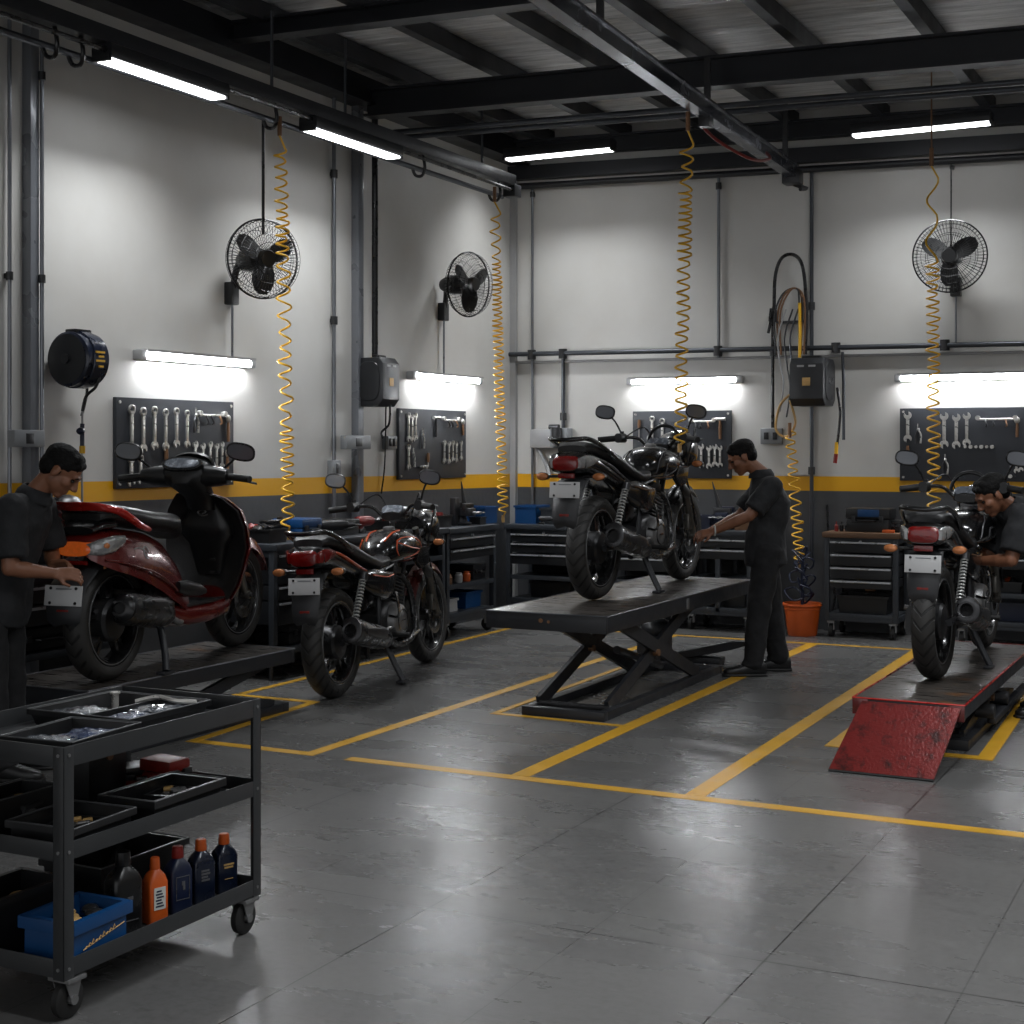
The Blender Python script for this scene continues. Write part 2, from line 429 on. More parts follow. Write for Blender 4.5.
line('floor_line', [(4.75, -4.99), (4.46, -4.99), (4.42, -2.4)], .07)
line('floor_line', [(4.95, -4.97), (5.25, -4.97), (5.17, -2.4)], .08)
# camera
cam = bpy.data.cameras.new('camera'); co = bpy.data.objects.new('camera', cam); COL.objects.link(co)
co.location = (6.51, -12.85, 1.6); co.rotation_euler = (PI/2, 0, math.atan2(.452, .892))
cam.lens = 1476/1024*36; cam.sensor_width = 36; cam.shift_y = -(512-448)/1024; cam.clip_start = .05
scene.camera = co
L90 = PI/2
# ------------------------------------------------------------------ lamps
def wall_lamp(loc, rz, ln, label):
    t = thing('wall_light', label, 'light', loc, rz, 'tube lights on the walls')
    MB().b2((-ln/2, -.035, -.03), (ln/2, 0, .03), .006).build('housing', M['galv'], t)
    MB().b2((-ln/2, -.1, .03), (ln/2, 0, .037), .002).b2((-ln/2, -.1, .02), (ln/2, -.097, .035)).build('reflector', M['galv'], t)
    for s in (-1, 1): MB().b2((s*ln/2-.03, -.075, -.033), (s*ln/2+.03, 0, .033), .01).build('end_cap', M['galv'], t)
    MB().cyl((-ln/2+.03, -.062, -.004), (ln/2-.03, -.062, -.004), .02).build('tube', M['lamp'], t)
wall_lamp((0, -4.83, 2.205), L90, 1.16, 'tube light on the side wall above the tool board behind the scooter')
wall_lamp((0, -1.38, 2.222), L90, 1.2, 'shorter looking tube light on the side wall nearest the room corner')
wall_lamp((1.79, 0, 2.22), 0, 1.06, 'tube light on the back wall above the bike on the scissor lift')
wall_lamp((4.31, 0, 2.2), 0, 1.14, 'tube light on the back wall below the fan above the large tool board')
def ceiling_lamp(loc, rz, ln, label, rods=(), en=15, spr=116):
    t = thing('ceiling_light', label, 'light', loc, rz, 'batten lights under the roof')
    MB().loft([(-ln/2, 0, .045, .075, .045, 6), (ln/2, 0, .045, .075, .045, 6)], n=20).build('housing', M['steel_black'], t)
    MB().box((0, 0, -.004), (ln-.03, .11, .022), None, .006).build('diffuser', M['lampc'], t)
    a = bpy.data.lights.new('batten', 'AREA'); a.shape = 'RECTANGLE'; a.size = ln-.05; a.size_y = .1; a.energy = en; a.spread = math.radians(spr); a.color = (.94, .97, 1)
    q = bpy.data.objects.new('batten', a); COL.objects.link(q); q.parent = t; q.location = (0, 0, -.018)
    for s in (-1, 1): MB().b2((s*ln/2-.012, -.065, -.018), (s*ln/2+.012, .065, .02), .004).build('end_cap', M['darkmetal'], t)
    for x, h in rods: MB().cyl((x, 0, .085), (x, 0, h), .006, n=8).build('hanger_rod', M['pipedark'], t)
ceiling_lamp((.6, -5.84, 3.83), L90, 1.08, 'batten light under the wall track nearest the camera')
ceiling_lamp((.6, -3.75, 3.825), L90, 1.16, 'batten light under the wall track beside the first coiled hose')
ceiling_lamp((.88, -.8, 4.245), 0, 1.06, 'batten light under the roof in front of the back wall near the corner')
ceiling_lamp((4.08, -.8, 4.16), 0, 1.1, 'batten light under the roof above the back wall fan')
for x, y in ((5.7, -5.7), (7.4, -2.6), (8.0, -6.2), (4.8, -9.0), (6.9, -9.8), (8.8, -9.6)):  # out-of-view lamps added to lift the foreground and the rear of the bikes
    ceiling_lamp((x, y, 4.02), 0, 1.1, 'unseen batten light added under the roof to brighten foreground and bikes', [(-.4, .5+roof(x)), (.4, .5+roof(x))], 34, 140)
# ------------------------------------------------------------------ overhead rails
t = thing('overhead_track', 'dark cable track running along the side wall under the roof', 'track', (.6, 0, 0))
MB().b2((-.05, -9.4, 3.915), (.05, -1.2, 4.01), .005).build('rail', M['steel_black'], t)
MB().tube([(-.09, -9.4, 3.83), (-.09, -1.2, 3.83)], .022).build('conduit', M['pipedark'], t)
MB().tube([(.03, -9.4, 3.875), (.03, -6.45, 3.875), (.03, -5.2, 3.89), (.03, -1.2, 3.875)], .016).build('cable', M['satin'], t)
for y in (-6.75, -6.55, -4.72, -2.75, -1.45):
    MB().tube([(0, y, 3.92), (.02, y, 3.82), (-.02, y+.02, 3.76), (-.08, y+.02, 3.77), (-.1, y, 3.84)], .013, res=4).build('hook', M['satin'], t)
for y in (-6.9, -4.75, -3.86, -1.75): MB().cyl((0, y, 4.0), (0, y, 4.56 if y != -4.75 else 4.53), .011, n=8).build('hanger_rod', M['pipedark'], t)
MB().b2((-.06, -1.25, 3.82), (.06, -1.12, 3.93), .01).build('end_stop', M['steel_black'], t)
t = thing('monorail_beam', 'shiny steel rail hanging under the roof beams towards the back wall', 'rail', (2.955, 0, 0), .045)
m_ = MB()
for z0, z1, w in ((3.88, 3.895, .045), (3.895, 3.985, .03), (3.985, 4.0, .045)):
    m_.b2((-w, -9.2, z0), (w, -.6, z1))
m_.build('rail', M['rail'], t, sm=0)
MB().b2((-.075, -.72, 3.83), (.075, -.56, 3.95), .01).tube([(0, -.6, 3.84), (.1, -.55, 3.8), (.06, -.62, 3.79)], .02).build('end_trolley', M['darkmetal'], t)
for y in (-.9, -3.12, -5.2, -7.8):
    MB().b2((-.022, y-.012, 3.99), (.022, y+.012, 4.3 if y != -.9 else 4.5), .004).build('hanger', M['darkmetal'], t)
MB().tube([(0, -3.16, 3.88), (-.02, -3.14, 3.82), (.05, -2.95, 3.74), (.2, -2.7, 3.66), (.24, -2.35, 3.72), (.1, -1.9, 3.86)], .012, res=5).build('hose', M['red'], t)
MB().b2((-.04, -3.21, 3.81), (.04, -3.1, 3.9), .01).build('trolley', M['darkmetal'], t)
def pipe(name, label, pts, r, mt='pipe', clips=(), cat='pipe', out=(0, -1, 0), cr=1.8):
    t = thing(name, label, cat, pts[0])
    o = V(pts[0])
    MB().tube([V(p)-o for p in pts], r, 10).build('tube', M[mt], t)
    for c in clips:
        c = V(c)-o; q = V(out)
        MB().cyl(c-V((0, 0, r*2)), c+V((0, 0, r*2)), r*cr, n=12).box(c-q*.02, (.03 if q.x == 0 else .05, .05 if q.x == 0 else .03, .03)).build('clip', M['darkmetal'], t)
    return t
pipe('air_pipe', 'long horizontal air pipe across the back wall', [(0, -.06, 2.51), (8, -.06, 2.43)], .023, 'pipedark', [(.237, -.05, 2.5), (.568, -.05, 2.5), (2.12, -.05, 2.48), (3.2, -.05, 2.475), (4.13, -.05, 2.47)])
pipe('cable_tray_pipe', 'pale lower pipe running just under the horizontal air pipe', [(0, -.03, 2.43), (8, -.03, 2.37)], .014, 'galv')
pipe('conduit_pipe', 'dark pipe along the top of the back wall under the beam', [(.05, -.07, 4.135), (8, -.07, 3.92)], .03, 'steel_black')
pipe('drop_pipe', 'slim vertical pipe on the back wall nearest the corner', [(.237, -.035, .9), (.237, -.035, 4.12)], .013, 'pipe', [(.237, -.035, 4.05)])
pipe('drop_pipe', 'short vertical pipe down to the switch gear beside the corner', [(.568, -.04, 1.78), (.568, -.04, 2.5)], .018, 'pipedark', [(.568, -.04, 1.9)])
pipe('drop_pipe', 'vertical pipe from the roof to the air pipe above the lifted bike', [(2.123, -.04, 2.42), (2.123, -.04, 4.09)], .015, 'pipe', [(2.123, -.04, 3.98)])
pipe('drop_pipe', 'tall dark vertical pipe behind the reel on the back wall', [(2.985, -.05, .62), (2.985, -.05, 4.07)], .017, 'pipedark', [(2.985, -.05, 2.85), (2.985, -.05, 1.4)])
pipe('drop_pipe', 'black vertical pipe down to the grey socket box left of the reel', [(2.63, -.045, 1.78), (2.63, -.045, 2.83)], .015, 'satin', [(2.63, -.045, 2.45)])
pipe('drop_pipe', 'vertical conduit on the side wall left of the second steel column', [(.03, -3.15, .95), (.03, -3.15, 4.36)], .016, 'pipe', [(.03, -3.15, 2.6), (.03, -3.15, 3.75)], out=(1, 0, 0))
pipe('drop_pipe', 'vertical conduit at the left edge of the picture', [(.03, -6.52, .8), (.03, -6.52, 4.36)], .012, 'pipe', [(.03, -6.52, 2.6)], out=(1, 0, 0))
pipe('drop_pipe', 'black conduit dropping beside the steel column to the black reel', [(.13, -2.71, 2.33), (.13, -2.71, 4.36)], .026, 'satin')
pipe('drop_pipe', 'bright slim tube standing for the highlight on the near steel column', [(.085, -6.32, .9), (.085, -6.32, 3.95)], .012, 'pipe', [(.085, -6.32, 3.8), (.085, -6.32, 2.6)], out=(1, 0, 0))  # added tube that draws the highlight along the column edge
for dy, dz in ((-2.45, 4.2), (-2.33, 4.18)):
    pipe('roof_conduit', 'pair of conduits crossing under the roof behind the main beam', [(.15, dy, dz), (8, dy, dz-.22)], .022, 'pipedark').__setitem__('group', 'conduits behind the main beam')
pipe('fan_cord', 'thin cord hanging from the roof onto the back wall fan', [(4.19, -.09, 3.3), (4.19, -.09, 3.99)], .006, 'satin', [(4.19, -.07, 3.97)], 'cord')
pipe('hose_drop', 'black straight air line beside the first coiled hose', [(.47, -4.67, 3.05), (.47, -4.67, 3.86)], .011, 'satin', [], 'hose')
# ------------------------------------------------------------------ electrical boxes
def box_thing(name, label, cat, loc, rz, size, mt='box', det='switch'):
    t = thing(name, label, cat, loc, rz)
    w, d, h = size
    MB().b2((-w/2, -d, -h/2), (w/2, 0, h/2), .008).build('case', M[mt], t)
    if det == 'switch':
        for x in (-.22, .18): MB().b2((x*w-.02, -d-.012, -.03), (x*w+.02, -d+.004, .035), .004).build('switch', M['plastic'], t)
    if det == 'badge': MB().b2((-w*.12, -d-.004, -h*.3), (w*.12, -d+.002, h*.3), .002).build('cover_plate', M['darkmetal'], t)
    return t
box_thing('junction_box', 'grey junction box strapped across the near steel column', 'junction box', (.07, -6.46, 1.655), L90, (.24, .06, .1), det='badge')
box_thing('junction_box', 'grey junction box between the conduit and the second steel column', 'junction box', (.06, -2.93, 1.645), L90, (.36, .06, .11), det='badge')
box_thing('socket_box', 'small pale socket box under the black reel on the side wall', 'socket', (0, -2.32, 1.645), L90, (.15, .06, .11), det='switch')
box_thing('socket_box', 'grey switched socket box on the back wall right of the mechanic', 'socket', (2.62, 0, 1.705), 0, (.2, .06, .14))
box_thing('inlet_box', 'small box at the foot of the side wall conduit', 'junction box', (0, -3.15, 1.44), L90, (.11, .06, .13), det='badge')
t = thing('filter_regulator', 'grey air filter unit and hood on the back wall beside the corner', 'air filter', (.45, 0, 1.7), 0)
MB().b2((-.2, -.12, -.1), (.05, 0, .08), .012).build('hood', M['galv'], t)
MB().b2((.02, -.13, -.09), (.2, 0, .09), .01).build('body', M['box'], t)
MB().cyl((.1, -.15, .09), (.1, -.15, -.02), .05).cyl((.0, -.1, .1), (.1, -.1, .1), .025).build('bowl', M['darkmetal'], t)
MB().cyl((.11, -.205, -.03), (.11, -.18, -.03), .03).build('gauge', M['yellowhose'], t)
MB().tube([(-.17, -.05, -.08), (-.1, -.06, -.17), (-.04, -.06, -.3), (-.02, -.06, -.36)], .018, res=4).build('drain_hose', M['galv'], t)
# ------------------------------------------------------------------ fans
def fan(loc, rz, yaw, pitch, label, stem=.3, r=.295, dx=0, dy=.27):
    t = thing('wall_fan', label, 'fan', loc, rz, 'wall fans')
    MB().b2((-.045, -.07, -.07), (.045, 0, .09), .012).build('bracket', M['plastic'], t)
    MB().cyl((0, -.04, -.07), (0, -.04, -.07-stem), .009, n=8).build('cord_pipe', M['pipe'], t)
    MB().tube([(0, -.05, .05), (dx*.2, -.07, .14), (dx*.7, -dy*.45, .21), (dx, -dy*.7, .235)], .024, res=5).build('arm', M['plastic'], t)
    E = Matrix.Translation((dx, -dy, .235)) @ Euler((pitch, 0, yaw)).to_matrix().to_4x4()
    X = lambda p: E @ p
    MB().loft([(-.09, 0, 0, .075, .075, 2), (-.05, 0, 0, .085, .085, 2), (.1, 0, 0, .08, .08, 2), (.17, 0, 0, .05, .05, 2)], ax='y').build('motor', M['plastic'], t, xf=X)
    m_ = MB()
    for k in range(3):
        a = 2*PI*k/3+.5; rs = []
        for i in range(9):
            q = .04+.205*i/8; w = (.075+.066*math.sin(PI*min(1, i/8*.9+.1)))*(.9 if i < 8 else .6); tw = .55-.3*i/8
            c = V((q*math.cos(a), -.15, q*math.sin(a))); s = V((-math.sin(a), 0, math.cos(a)))*math.cos(tw)+V((0, -1, 0))*math.sin(tw)
            nn = V((math.sin(a)*math.sin(tw), -math.cos(tw), -math.cos(a)*math.sin(tw)))*.0025
            rs.append([c-s*w/1.6-nn, c+s*w/1.6-nn, c+s*w/1.6+nn, c-s*w/1.6+nn])
        m_.rings(rs)
    m_.build('blades', M['plastic'], t, xf=X)
    MB().loft([(-.215, 0, 0, .055, .055, 2), (-.2, 0, 0, .064, .064, 2), (-.17, 0, 0, .064, .064, 2)], ax='y').build('hub_cap', M['plastic'], t, xf=X)
    m_ = MB(); nw = 60
    for k in range(nw):
        a = 2*PI*k/nw; c, s = math.cos(a), math.sin(a)
        m_.tube([(q*c, y, q*s) for q, y in ((.06, -.215), (.16, -.225), (.25, -.2), (r, -.13), (.25, -.07), (.16, -.04), (.08, -.03))], .0019, 4)
    for q, y in ((.11, -.222), (.17, -.224), (.225, -.21), (.265, -.185), (.2, -.052), (.265, -.09)):
        m_.tube([(q*math.cos(2*PI*k/48), y, q*math.sin(2*PI*k/48)) for k in range(48)], .0022, 4, closed=True)
    m_.build('grille', M['satin'], t, xf=X)
    MB().tube([(r*math.cos(2*PI*k/56), -.13, r*math.sin(2*PI*k/56)) for k in range(56)], .0075, 6, closed=True).build('rim', M['satin'], t, xf=X)
fan((0, -4.45, 2.68), L90, -.42, .06, 'black wall fan on the side wall above the scooter', .42, .272, -.02, .24)
fan((0, -1.42, 2.8), L90, -.2, .06, 'black wall fan on the side wall near the room corner, turned away', .52, .28, -.08, .22)
fan((4.22, 0, 2.95), 0, .12, .06, 'black wall fan on the back wall above the bike on the ramp lift', .42)
# ------------------------------------------------------------------ hose reels
def reel(loc, rz, label, mt, kind, hose, sc=(1, 1, 1), back=0):
    t = thing('hose_reel', label, 'hose reel', loc, rz, None); t.scale = sc
    MB().b2((-.05, -.08, -.12), (.05, back, .12), .01).build('wall_bracket', M['steel_black'], t)
    if kind == 'drum':
        MB().lathe([(0, -.13), (.2, -.13), (.222, -.115), (.222, .115), (.2, .13), (0, .13)], (0, -.24, 0), 'x', 40).build('drum', M[mt], t)
        MB().lathe([(.225, -.06), (.235, -.055), (.235, .055), (.225, .06)], (0, -.24, 0), 'x', 40).build('band', M['reelblue'], t)
        for sx in (-1, 1): MB().lathe([(0, sx*.13), (.19, sx*.13), (.2, sx*.137), (0, sx*.142)], (0, -.24, 0), 'x', 36).build('side_plate', M['reelblack'], t)
        MB().cyl((-.16, -.24, 0), (.16, -.24, 0), .04, n=20).build('axle', M['darkmetal'], t)
        MB().b2((-.09, -.3, .2), (.09, -.18, .245), .012).build('handle', M['satin'], t)
        for x, z, w in ((.0, .055, .05), (.01, .02, .03), (.0, -.015, .05), (.01, -.06, .025)):
            MB().b2((x-w, -.477, z-.008), (x+w, -.462, z+.008)).build('print_mark', M['yellowhose'], t)
    else:
        prof = [(-.2, -.15), (-.13, -.21), (.13, -.21), (.2, -.15), (.2, .15), (.14, .2), (-.14, .2), (-.2, .15)]
        MB().prism([(a, b) for a, b in prof], (0, -.22, 0), (0, 1, 0), (0, 0, 1), .3, .02).build('case', M[mt], t)
        for sx in (-1, 1): MB().loft([(sx*.14, -.22, 0, .165, .175, 3), (sx*.158, -.22, 0, .15, .16, 3), (sx*.163, -.22, 0, .1, .1, 3)], n=32).build('side_cover', M['reelblack'], t)
        MB().b2((-.08, -.28, .195), (.08, -.2, .225), .01).build('handle', M['satin'], t)
        for x, z, w in ((-.05, .13, .03), (.05, .13, .03)): MB().b2((x-w, -.424, z-.008), (x+w, -.41, z+.008)).build('print_mark', M['galv'], t)
        MB().b2((-.035, -.426, -.04), (.035, -.41, .03), .004).build('badge', M['gold'], t)
    m_ = MB().tube(hose, .012, res=5); m_.build('hose', M['satin'], t)
    return t
t = reel((.003, -6.12, 2.13), L90, 'round navy hose reel on the side wall above the mechanic bending over the scooter', 'reelblue', 'drum', [(.05, -.42, -.12), (.03, -.4, -.22), (-.02, -.34, -.3), (-.04, -.32, -.42)], (.74, .74, .74))
MB().tube([(-.04, -.32, -.42), (-.045, -.32, -.8), (-.04, -.32, -1.35)], .009, res=3).build('lead', M['galv'], t)
MB().cyl((-.04, -.32, -.52), (-.042, -.32, -.72), .018).ell((-.06, -.32, -.58), (.04, .03, .03)).build('coupling', M['bluedark'], t)
MB().cyl((-.04, -.32, -.7), (-.042, -.32, -.76), .024).build('connector', M['yellowhose'], t)
MB().tube([(.1, -.1, -.07), (.22, -.1, -.1), (.27, -.08, -.25), (.25, -.04, -.45)], .012, res=5).build('supply_cable', M['satin'], t)
t = reel((.003, -2.7, 2.135), L90, 'black cased hose reel beside the second steel column', 'reelblack', 'case', [(.05, -.36, -.18), (.06, -.34, -.35), (.1, -.2, -.42), (.3, -.05, -.47)], (.86, .66, .96))
MB().tube([(.17, -.12, -.05), (.32, -.08, -.1), (.36, -.05, -.25), (.35, -.04, -.7), (.3, -.03, -.95)], .009, res=5).build('supply_cable', M['satin'], t)
t = reel((3.06, -.075, 2.17), 0, 'black cased hose reel on the back wall over the orange bucket', 'reelblack', 'case', [(.21, -.2, -.05), (.235, -.2, -.25), (.22, -.2, -.45), (.2, -.2, -.6)], (1, 1, 1), .072)
MB().cyl((.205, -.2, -.52), (.2, -.2, -.62), .016).build('coupling', M['yellowhose'], t)
MB().tube([(.2, -.2, -.62), (.19, -.2, -.7)], .018).build('nozzle', M['red'], t)
MB().tube([(.235, -.12, .26), (.24, -.1, 0), (.24, -.1, -.5)], .014).build('support_pipe', M['pipedark'], t)
m_ = MB()
for k in range(5): m_.b2((.163, -.3+.035*k, -.03+.012*(k % 2)), (.168, -.285+.035*k, .035-.008*(k % 3)))
m_.b2((.163, -.31, .0), (.168, -.14, .008)); m_.build('print_mark', M['greystripe'], t)
# looped cables on the rack left of that reel
t = thing('cable_rack', 'wall rack with looped black and brown cables left of the back wall reel', 'cables', (2.8, -.034, 2.72), 0)
MB().b2((-.1, -.14, -.02), (.14, 0, 0), .003).tube([(-.1, -.14, -.01), (-.1, -.14, .1)], .008).tube([(.14, -.14, -.01), (.14, -.14, .2)], .008).build('rack', M['darkmetal'], t)
MB().tube([(-.13, -.1, .1), (-.12, -.1, .4), (-.06, -.1, .56), (.05, -.1, .58), (.13, -.1, .46), (.16, -.1, .1), (.15, -.1, -.3)], .016, res=6).build('black_loop', M['satin'], t)
for i, (dx, mt) in enumerate(((0, 'copper'), (.025, 'copper'), (-.02, 'darkmetal'))):
    MB().tube([(-.08+dx, -.13-.01*i, -.3), (-.09+dx, -.13-.01*i, .05), (-.02+dx, -.13, .24), (.08, -.13, .28), (.13+dx, -.13-.01*i, .16), (.12+dx, -.12, -.3)], .009, res=6).build('brown_loop', M[mt], t)
MB().tube([(.115, -.155, .15), (.12, -.155, -.1), (.115, -.155, -.33)], .014).build('yellow_hose', M['yellowhose'], t)
MB().tube([(-.16, -.09, .12), (-.17, -.09, .0), (-.13, -.1, .14), (-.19, -.08, -.1)], .014, res=5).build('knot', M['satin'], t)
for dx, zb, mt in ((.0, -.6, 'darkmetal'), (.05, -.5, 'pipedark'), (-.06, -.55, 'galv')):
    MB().tube([(dx+.05, -.14, .1), (dx-.02, -.15, -.15), (dx, -.14, -.4), (dx+.03, -.15, zb), (dx+.0, -.16, zb-.25)], .008, res=6).build('lead', M[mt], t)
MB().tube([(.03, -.15, -.65), (-.06, -.16, -.75), (-.1, -.15, -.95), (.0, -.17, -1.02), (.08, -.16, -.9), (.03, -.16, -.7)], .011, res=6).build('ochre_loop', M['gold'], t)
# ------------------------------------------------------------------ coiled yellow air hoses
def coil(top, bot, label, gaps, rad=.042, seed=1, tail=.18, up=.04):
    rr = random.Random(seed); a = V(top); b = V(bot); ln = (b-a).length
    t = thing('coiled_air_hose', label, 'hose', top, 0, 'yellow coiled air hoses')
    pts = []; s = tail; ph = 0; pts += [V((0, 0, 0)), V((.0, 0, -tail*.5))]
    d = (b-a).normalized()
    while s < ln-.05:
        f = s/ln
        pitch = .03
        for f0, p0 in gaps:
            if f >= f0: pitch = p0
        pitch *= rr.uniform(.85, 1.15); r2 = rad*rr.uniform(.82, 1.1)
        ox, oy = rr.uniform(-.006, .006), rr.uniform(-.006, .006)
        for k in range(10):
            q = 2*PI*k/10
            pts.append(d*(s+pitch*k/10)+V((r2*math.cos(q)+ox, r2*math.sin(q)+oy, 0)))
        s += pitch
    pts.append(d*ln)
    MB().tube(pts, .0075, 6).build('coil', M['yellowhose'], t, sm=180)
    MB().cyl((0, 0, .04), (0, 0, -.09), .016, n=10).cyl((0, 0, up), (0, 0, 0), .006, n=8).build('hanger', M['copper'], t)
    MB().cyl(d*(ln-.01), d*(ln+.05), .014, n=10).build('coupling', M['gold'], t)
coil((.6, -4.66, 3.8), (.56, -4.5, 1.02), 'yellow coiled air hose hanging in front of the fan beside the scooter', [(0, .075), (.2, .055), (.32, .105), (.72, .06), (.86, .08)], .043, 3)
coil((.6, -1.52, 3.82), (.6, -1.36, 1.0), 'yellow coiled air hose hanging at the room corner over the blue crates', [(0, .1), (.2, .045), (.45, .06), (.7, .07)], .041, 5)
coil((3.02, -3.3, 3.86), (2.96, -3.3, 1.62), 'yellow coiled air hose hanging from the steel rail above the lifted bike', [(0, .11), (.2, .05), (.4, .075), (.7, .08)], .043, 8)
coil((4.4, -2.0, 3.72), (4.42, -2.0, 1.15), 'yellow coiled air hose hanging in front of the back wall fan', [(0, .3), (.2, .08), (.3, .06), (.6, .08)], .042, 11, .18, .69)
coil((2.86, -.3, 1.78), (2.98, -.4, .62), 'short yellow coiled hose dropping from the cable rack to the orange bucket', [(0, .085), (.4, .1), (.6, .07)], .046, 13, .05)
# ------------------------------------------------------------------ tool boards and hand tools (local x right, z up, -y out of the wall)
def jaw(m_, x, z, r, ang, th):
    p = []
    for k in range(13):
        a = .62+(2*PI-1.24)*k/12; p.append((r*math.cos(a), r*math.sin(a)))
    p += [(r*.2, -r*.36), (-r*.15, -r*.3), (-r*.15, r*.3), (r*.2, r*.36)]
    c, s = math.cos(ang), math.sin(ang)
    m_.prism([(x+a*c-b*s, z+a*s+b*c) for a, b in p], (0, 0, 0), (1, 0, 0), (0, 0, 1), th)
def wrench_mesh(L, w, double=False):
    m_ = MB(); m_.b2((-w/2, -.006, -L), (w/2, .006, 0), .002)
    if double: jaw(m_, 0, 0, w*1.25, 1.9, .014)
    else: m_.tube([(w*.95*math.cos(2*PI*k/16), 0, w*.3+w*.95*math.sin(2*PI*k/16)) for k in range(16)], w*.34, 6, closed=True)
    jaw(m_, 0, -L, w*1.3, -1.25, .014)
    return m_
ORD = ['first', 'second', 'third', 'fourth', 'fifth', 'sixth', 'seventh']
def board(name, loc, rz, w, h, label, where, tools):
    t = thing('tool_board', label, 'tool board', loc, rz)
    MB().b2((-w/2, -.03, -h/2), (w/2, 0, h/2), .004).build('panel', M['board'], t)
    for a in (-1, 1):
        for b in (-1, 1): MB().cyl((a*(w/2-.03), -.036, b*(h/2-.03)), (a*(w/2-.03), -.028, b*(h/2-.03)), .01, n=10).build('screw', M['tool'], t)
    E = Matrix.Translation(loc) @ Matrix.Rotation(rz, 4, 'Z')
    for kind, u, v, lab, *a in tools:
        p = E @ V((-w/2+u, -.046, h/2-v))
        lab = lab+' on the '+where
        if kind == 'w':
            L, ww, db = a; o = wrench_mesh(L, ww, db).build('wrench', M['tool'], None, loc=p, rz=rz)
            tag(o, lab, 'wrench', 'wrenches on the tool boards')
        elif kind == 'bar':
            L = a[0]; q = thing('hook_bar', lab, 'hook bar', p, rz)
            MB().cyl((0, 0, 0), (L, 0, 0), .009, n=10).build('bar', M['tool'], q)
            for x in (0, L): MB().cyl((x, -.012, .012), (x, .02, .012), .02, n=12).build('end_knob', M['tool'], q)
            for x, mt in ((L*.22, 'darkmetal'), (L*.42, 'darkmetal'), (L*.76, 'copper')): MB().tube([(x, 0, 0), (x, -.015, -.02), (x+.01, -.02, -.05), (x, -.01, -.06)], .007, res=3).build('hook', M[mt], q)
        elif kind == 'ham':
            L = a[0]; q = thing('hammer', lab, 'hammer', p, rz)
            MB().loft([(-.045, 0, 0, .014, .014), (.02, 0, 0, .012, .012), (.05, 0, 0, .016, .016)]).build('head', M['tool'], q)
            MB().loft([(-L, 0, 0, .013, .012), (-L*.4, 0, 0, .014, .012), (0, 0, 0, .008, .008)], ax='z').build('handle', M['copper' if len(a) > 1 else 'darkmetal'], q)
        elif kind == 'pli':
            q = thing('pliers', lab, 'pliers', p, rz)
            for s in (-1, 1):
                MB().tube([(s*.004, 0, .05), (0, 0, 0), (-s*.022, 0, -.05), (-s*.018, 0, -.12)], lambda f: .005+.004*f, res=4).build('handle', M['tool' if s < 0 else 'darkmetal'], q)
            MB().ell((0, 0, 0), (.013, .01, .013)).build('pivot', M['tool'], q)
        elif kind == 'drv':
            L = a[0]; q = thing('screwdriver', lab, 'screwdriver', p, rz)
            MB().loft([(-.08, 0, 0, .012, .012), (-.04, 0, 0, .014, .014), (0, 0, 0, .011, .011)], ax='z').build('handle', M['copper'], q)
            MB().cyl((0, 0, -.08), (0, 0, -L), .005, n=8).build('blade', M['tool'], q)
        elif kind == 'soc':
            L, n = a; q = thing('socket_rail', lab, 'socket set', p, rz)
            MB().b2((0, .004, -.006), (L, .012, .006)).build('rail', M['darkmetal'], q)
            for i in range(n): MB().cyl((L*(i+.5)/n, 0, 0), (L*(i+.5)/n, -.03, 0), .012+.004*(i % 2), n=10).build('socket', M['tool'], q)
        elif kind == 'cha':
            L = a[0]; q = thing('ratchet', lab, 'ratchet', p, rz)
            MB().ell((0, 0, 0), (.024, .014, .028)).build('head', M['tool'], q)
            MB().loft([(-L, 0, 0, .012, .01), (-L*.6, 0, 0, .013, .011), (0, 0, 0, .008, .007)], ax='z').build('handle', M['copper'], q)
def row(us, v, L, w, what, db=True):
    return [('w', u, v+(.012 if i % 2 else 0), f'{ORD[i]} {what}', L*(1-.03*i), w*(1-.05*i), db) for i, u in enumerate(us)]
board('a', (.003, -5.025, 1.632), L90, 1.2, .585, 'charcoal tool board on the side wall behind the scooter', 'board behind the scooter',
  row((.125, .235, .345, .455, .565, .675), .085, .24, .026, 'long wrench of the upper row', False) +
  [('bar', .81, .1, 'steel hook bar', .27), ('cha', 1.12, .12, 'ratchet hanging right of the hook bar', .16), ('pli', .77, .1, 'small pliers beside the hook bar')] +
  row((.76, .84, .92, .99, 1.05), .3, .17, .02, 'short wrench of the lower right row') +
  [('w', .12, .4, 'large wrench at the lower left corner', .14, .026, False), ('w', .21, .4, 'second lower left wrench', .13, .022, False), ('drv', .46, .33, 'copper handled screwdriver', .15), ('cha', 1.11, .36, 'short ratchet at the right edge', .13)])
board('b', (.003, -1.585, 1.634), L90, 1.175, .605, 'square looking charcoal tool board on the side wall near the corner', 'board near the corner',
  row((.13, .19, .245), .06, .2, .022, 'wrench at the upper left') +
  [('pli', .37, .22, 'dark pliers left of centre'), ('ham', .6, .07, 'upright hammer in the middle', .17), ('bar', .74, .09, 'steel hook bar', .28), ('cha', 1.09, .1, 'copper ratchet under the hook bar end', .12)] +
  row((.745, .83, .9, .965, 1.055), .29, .16, .02, 'wrench of the lower right row') +
  [('w', .13, .33, 'lower left wrench', .17, .02, True), ('pli', .21, .38, 'pale pliers at the lower left'), ('soc', .3, .5, 'short socket rail low on the left', .12, 2), ('drv', .46, .38, 'copper screwdriver left of the lower row', .12)])
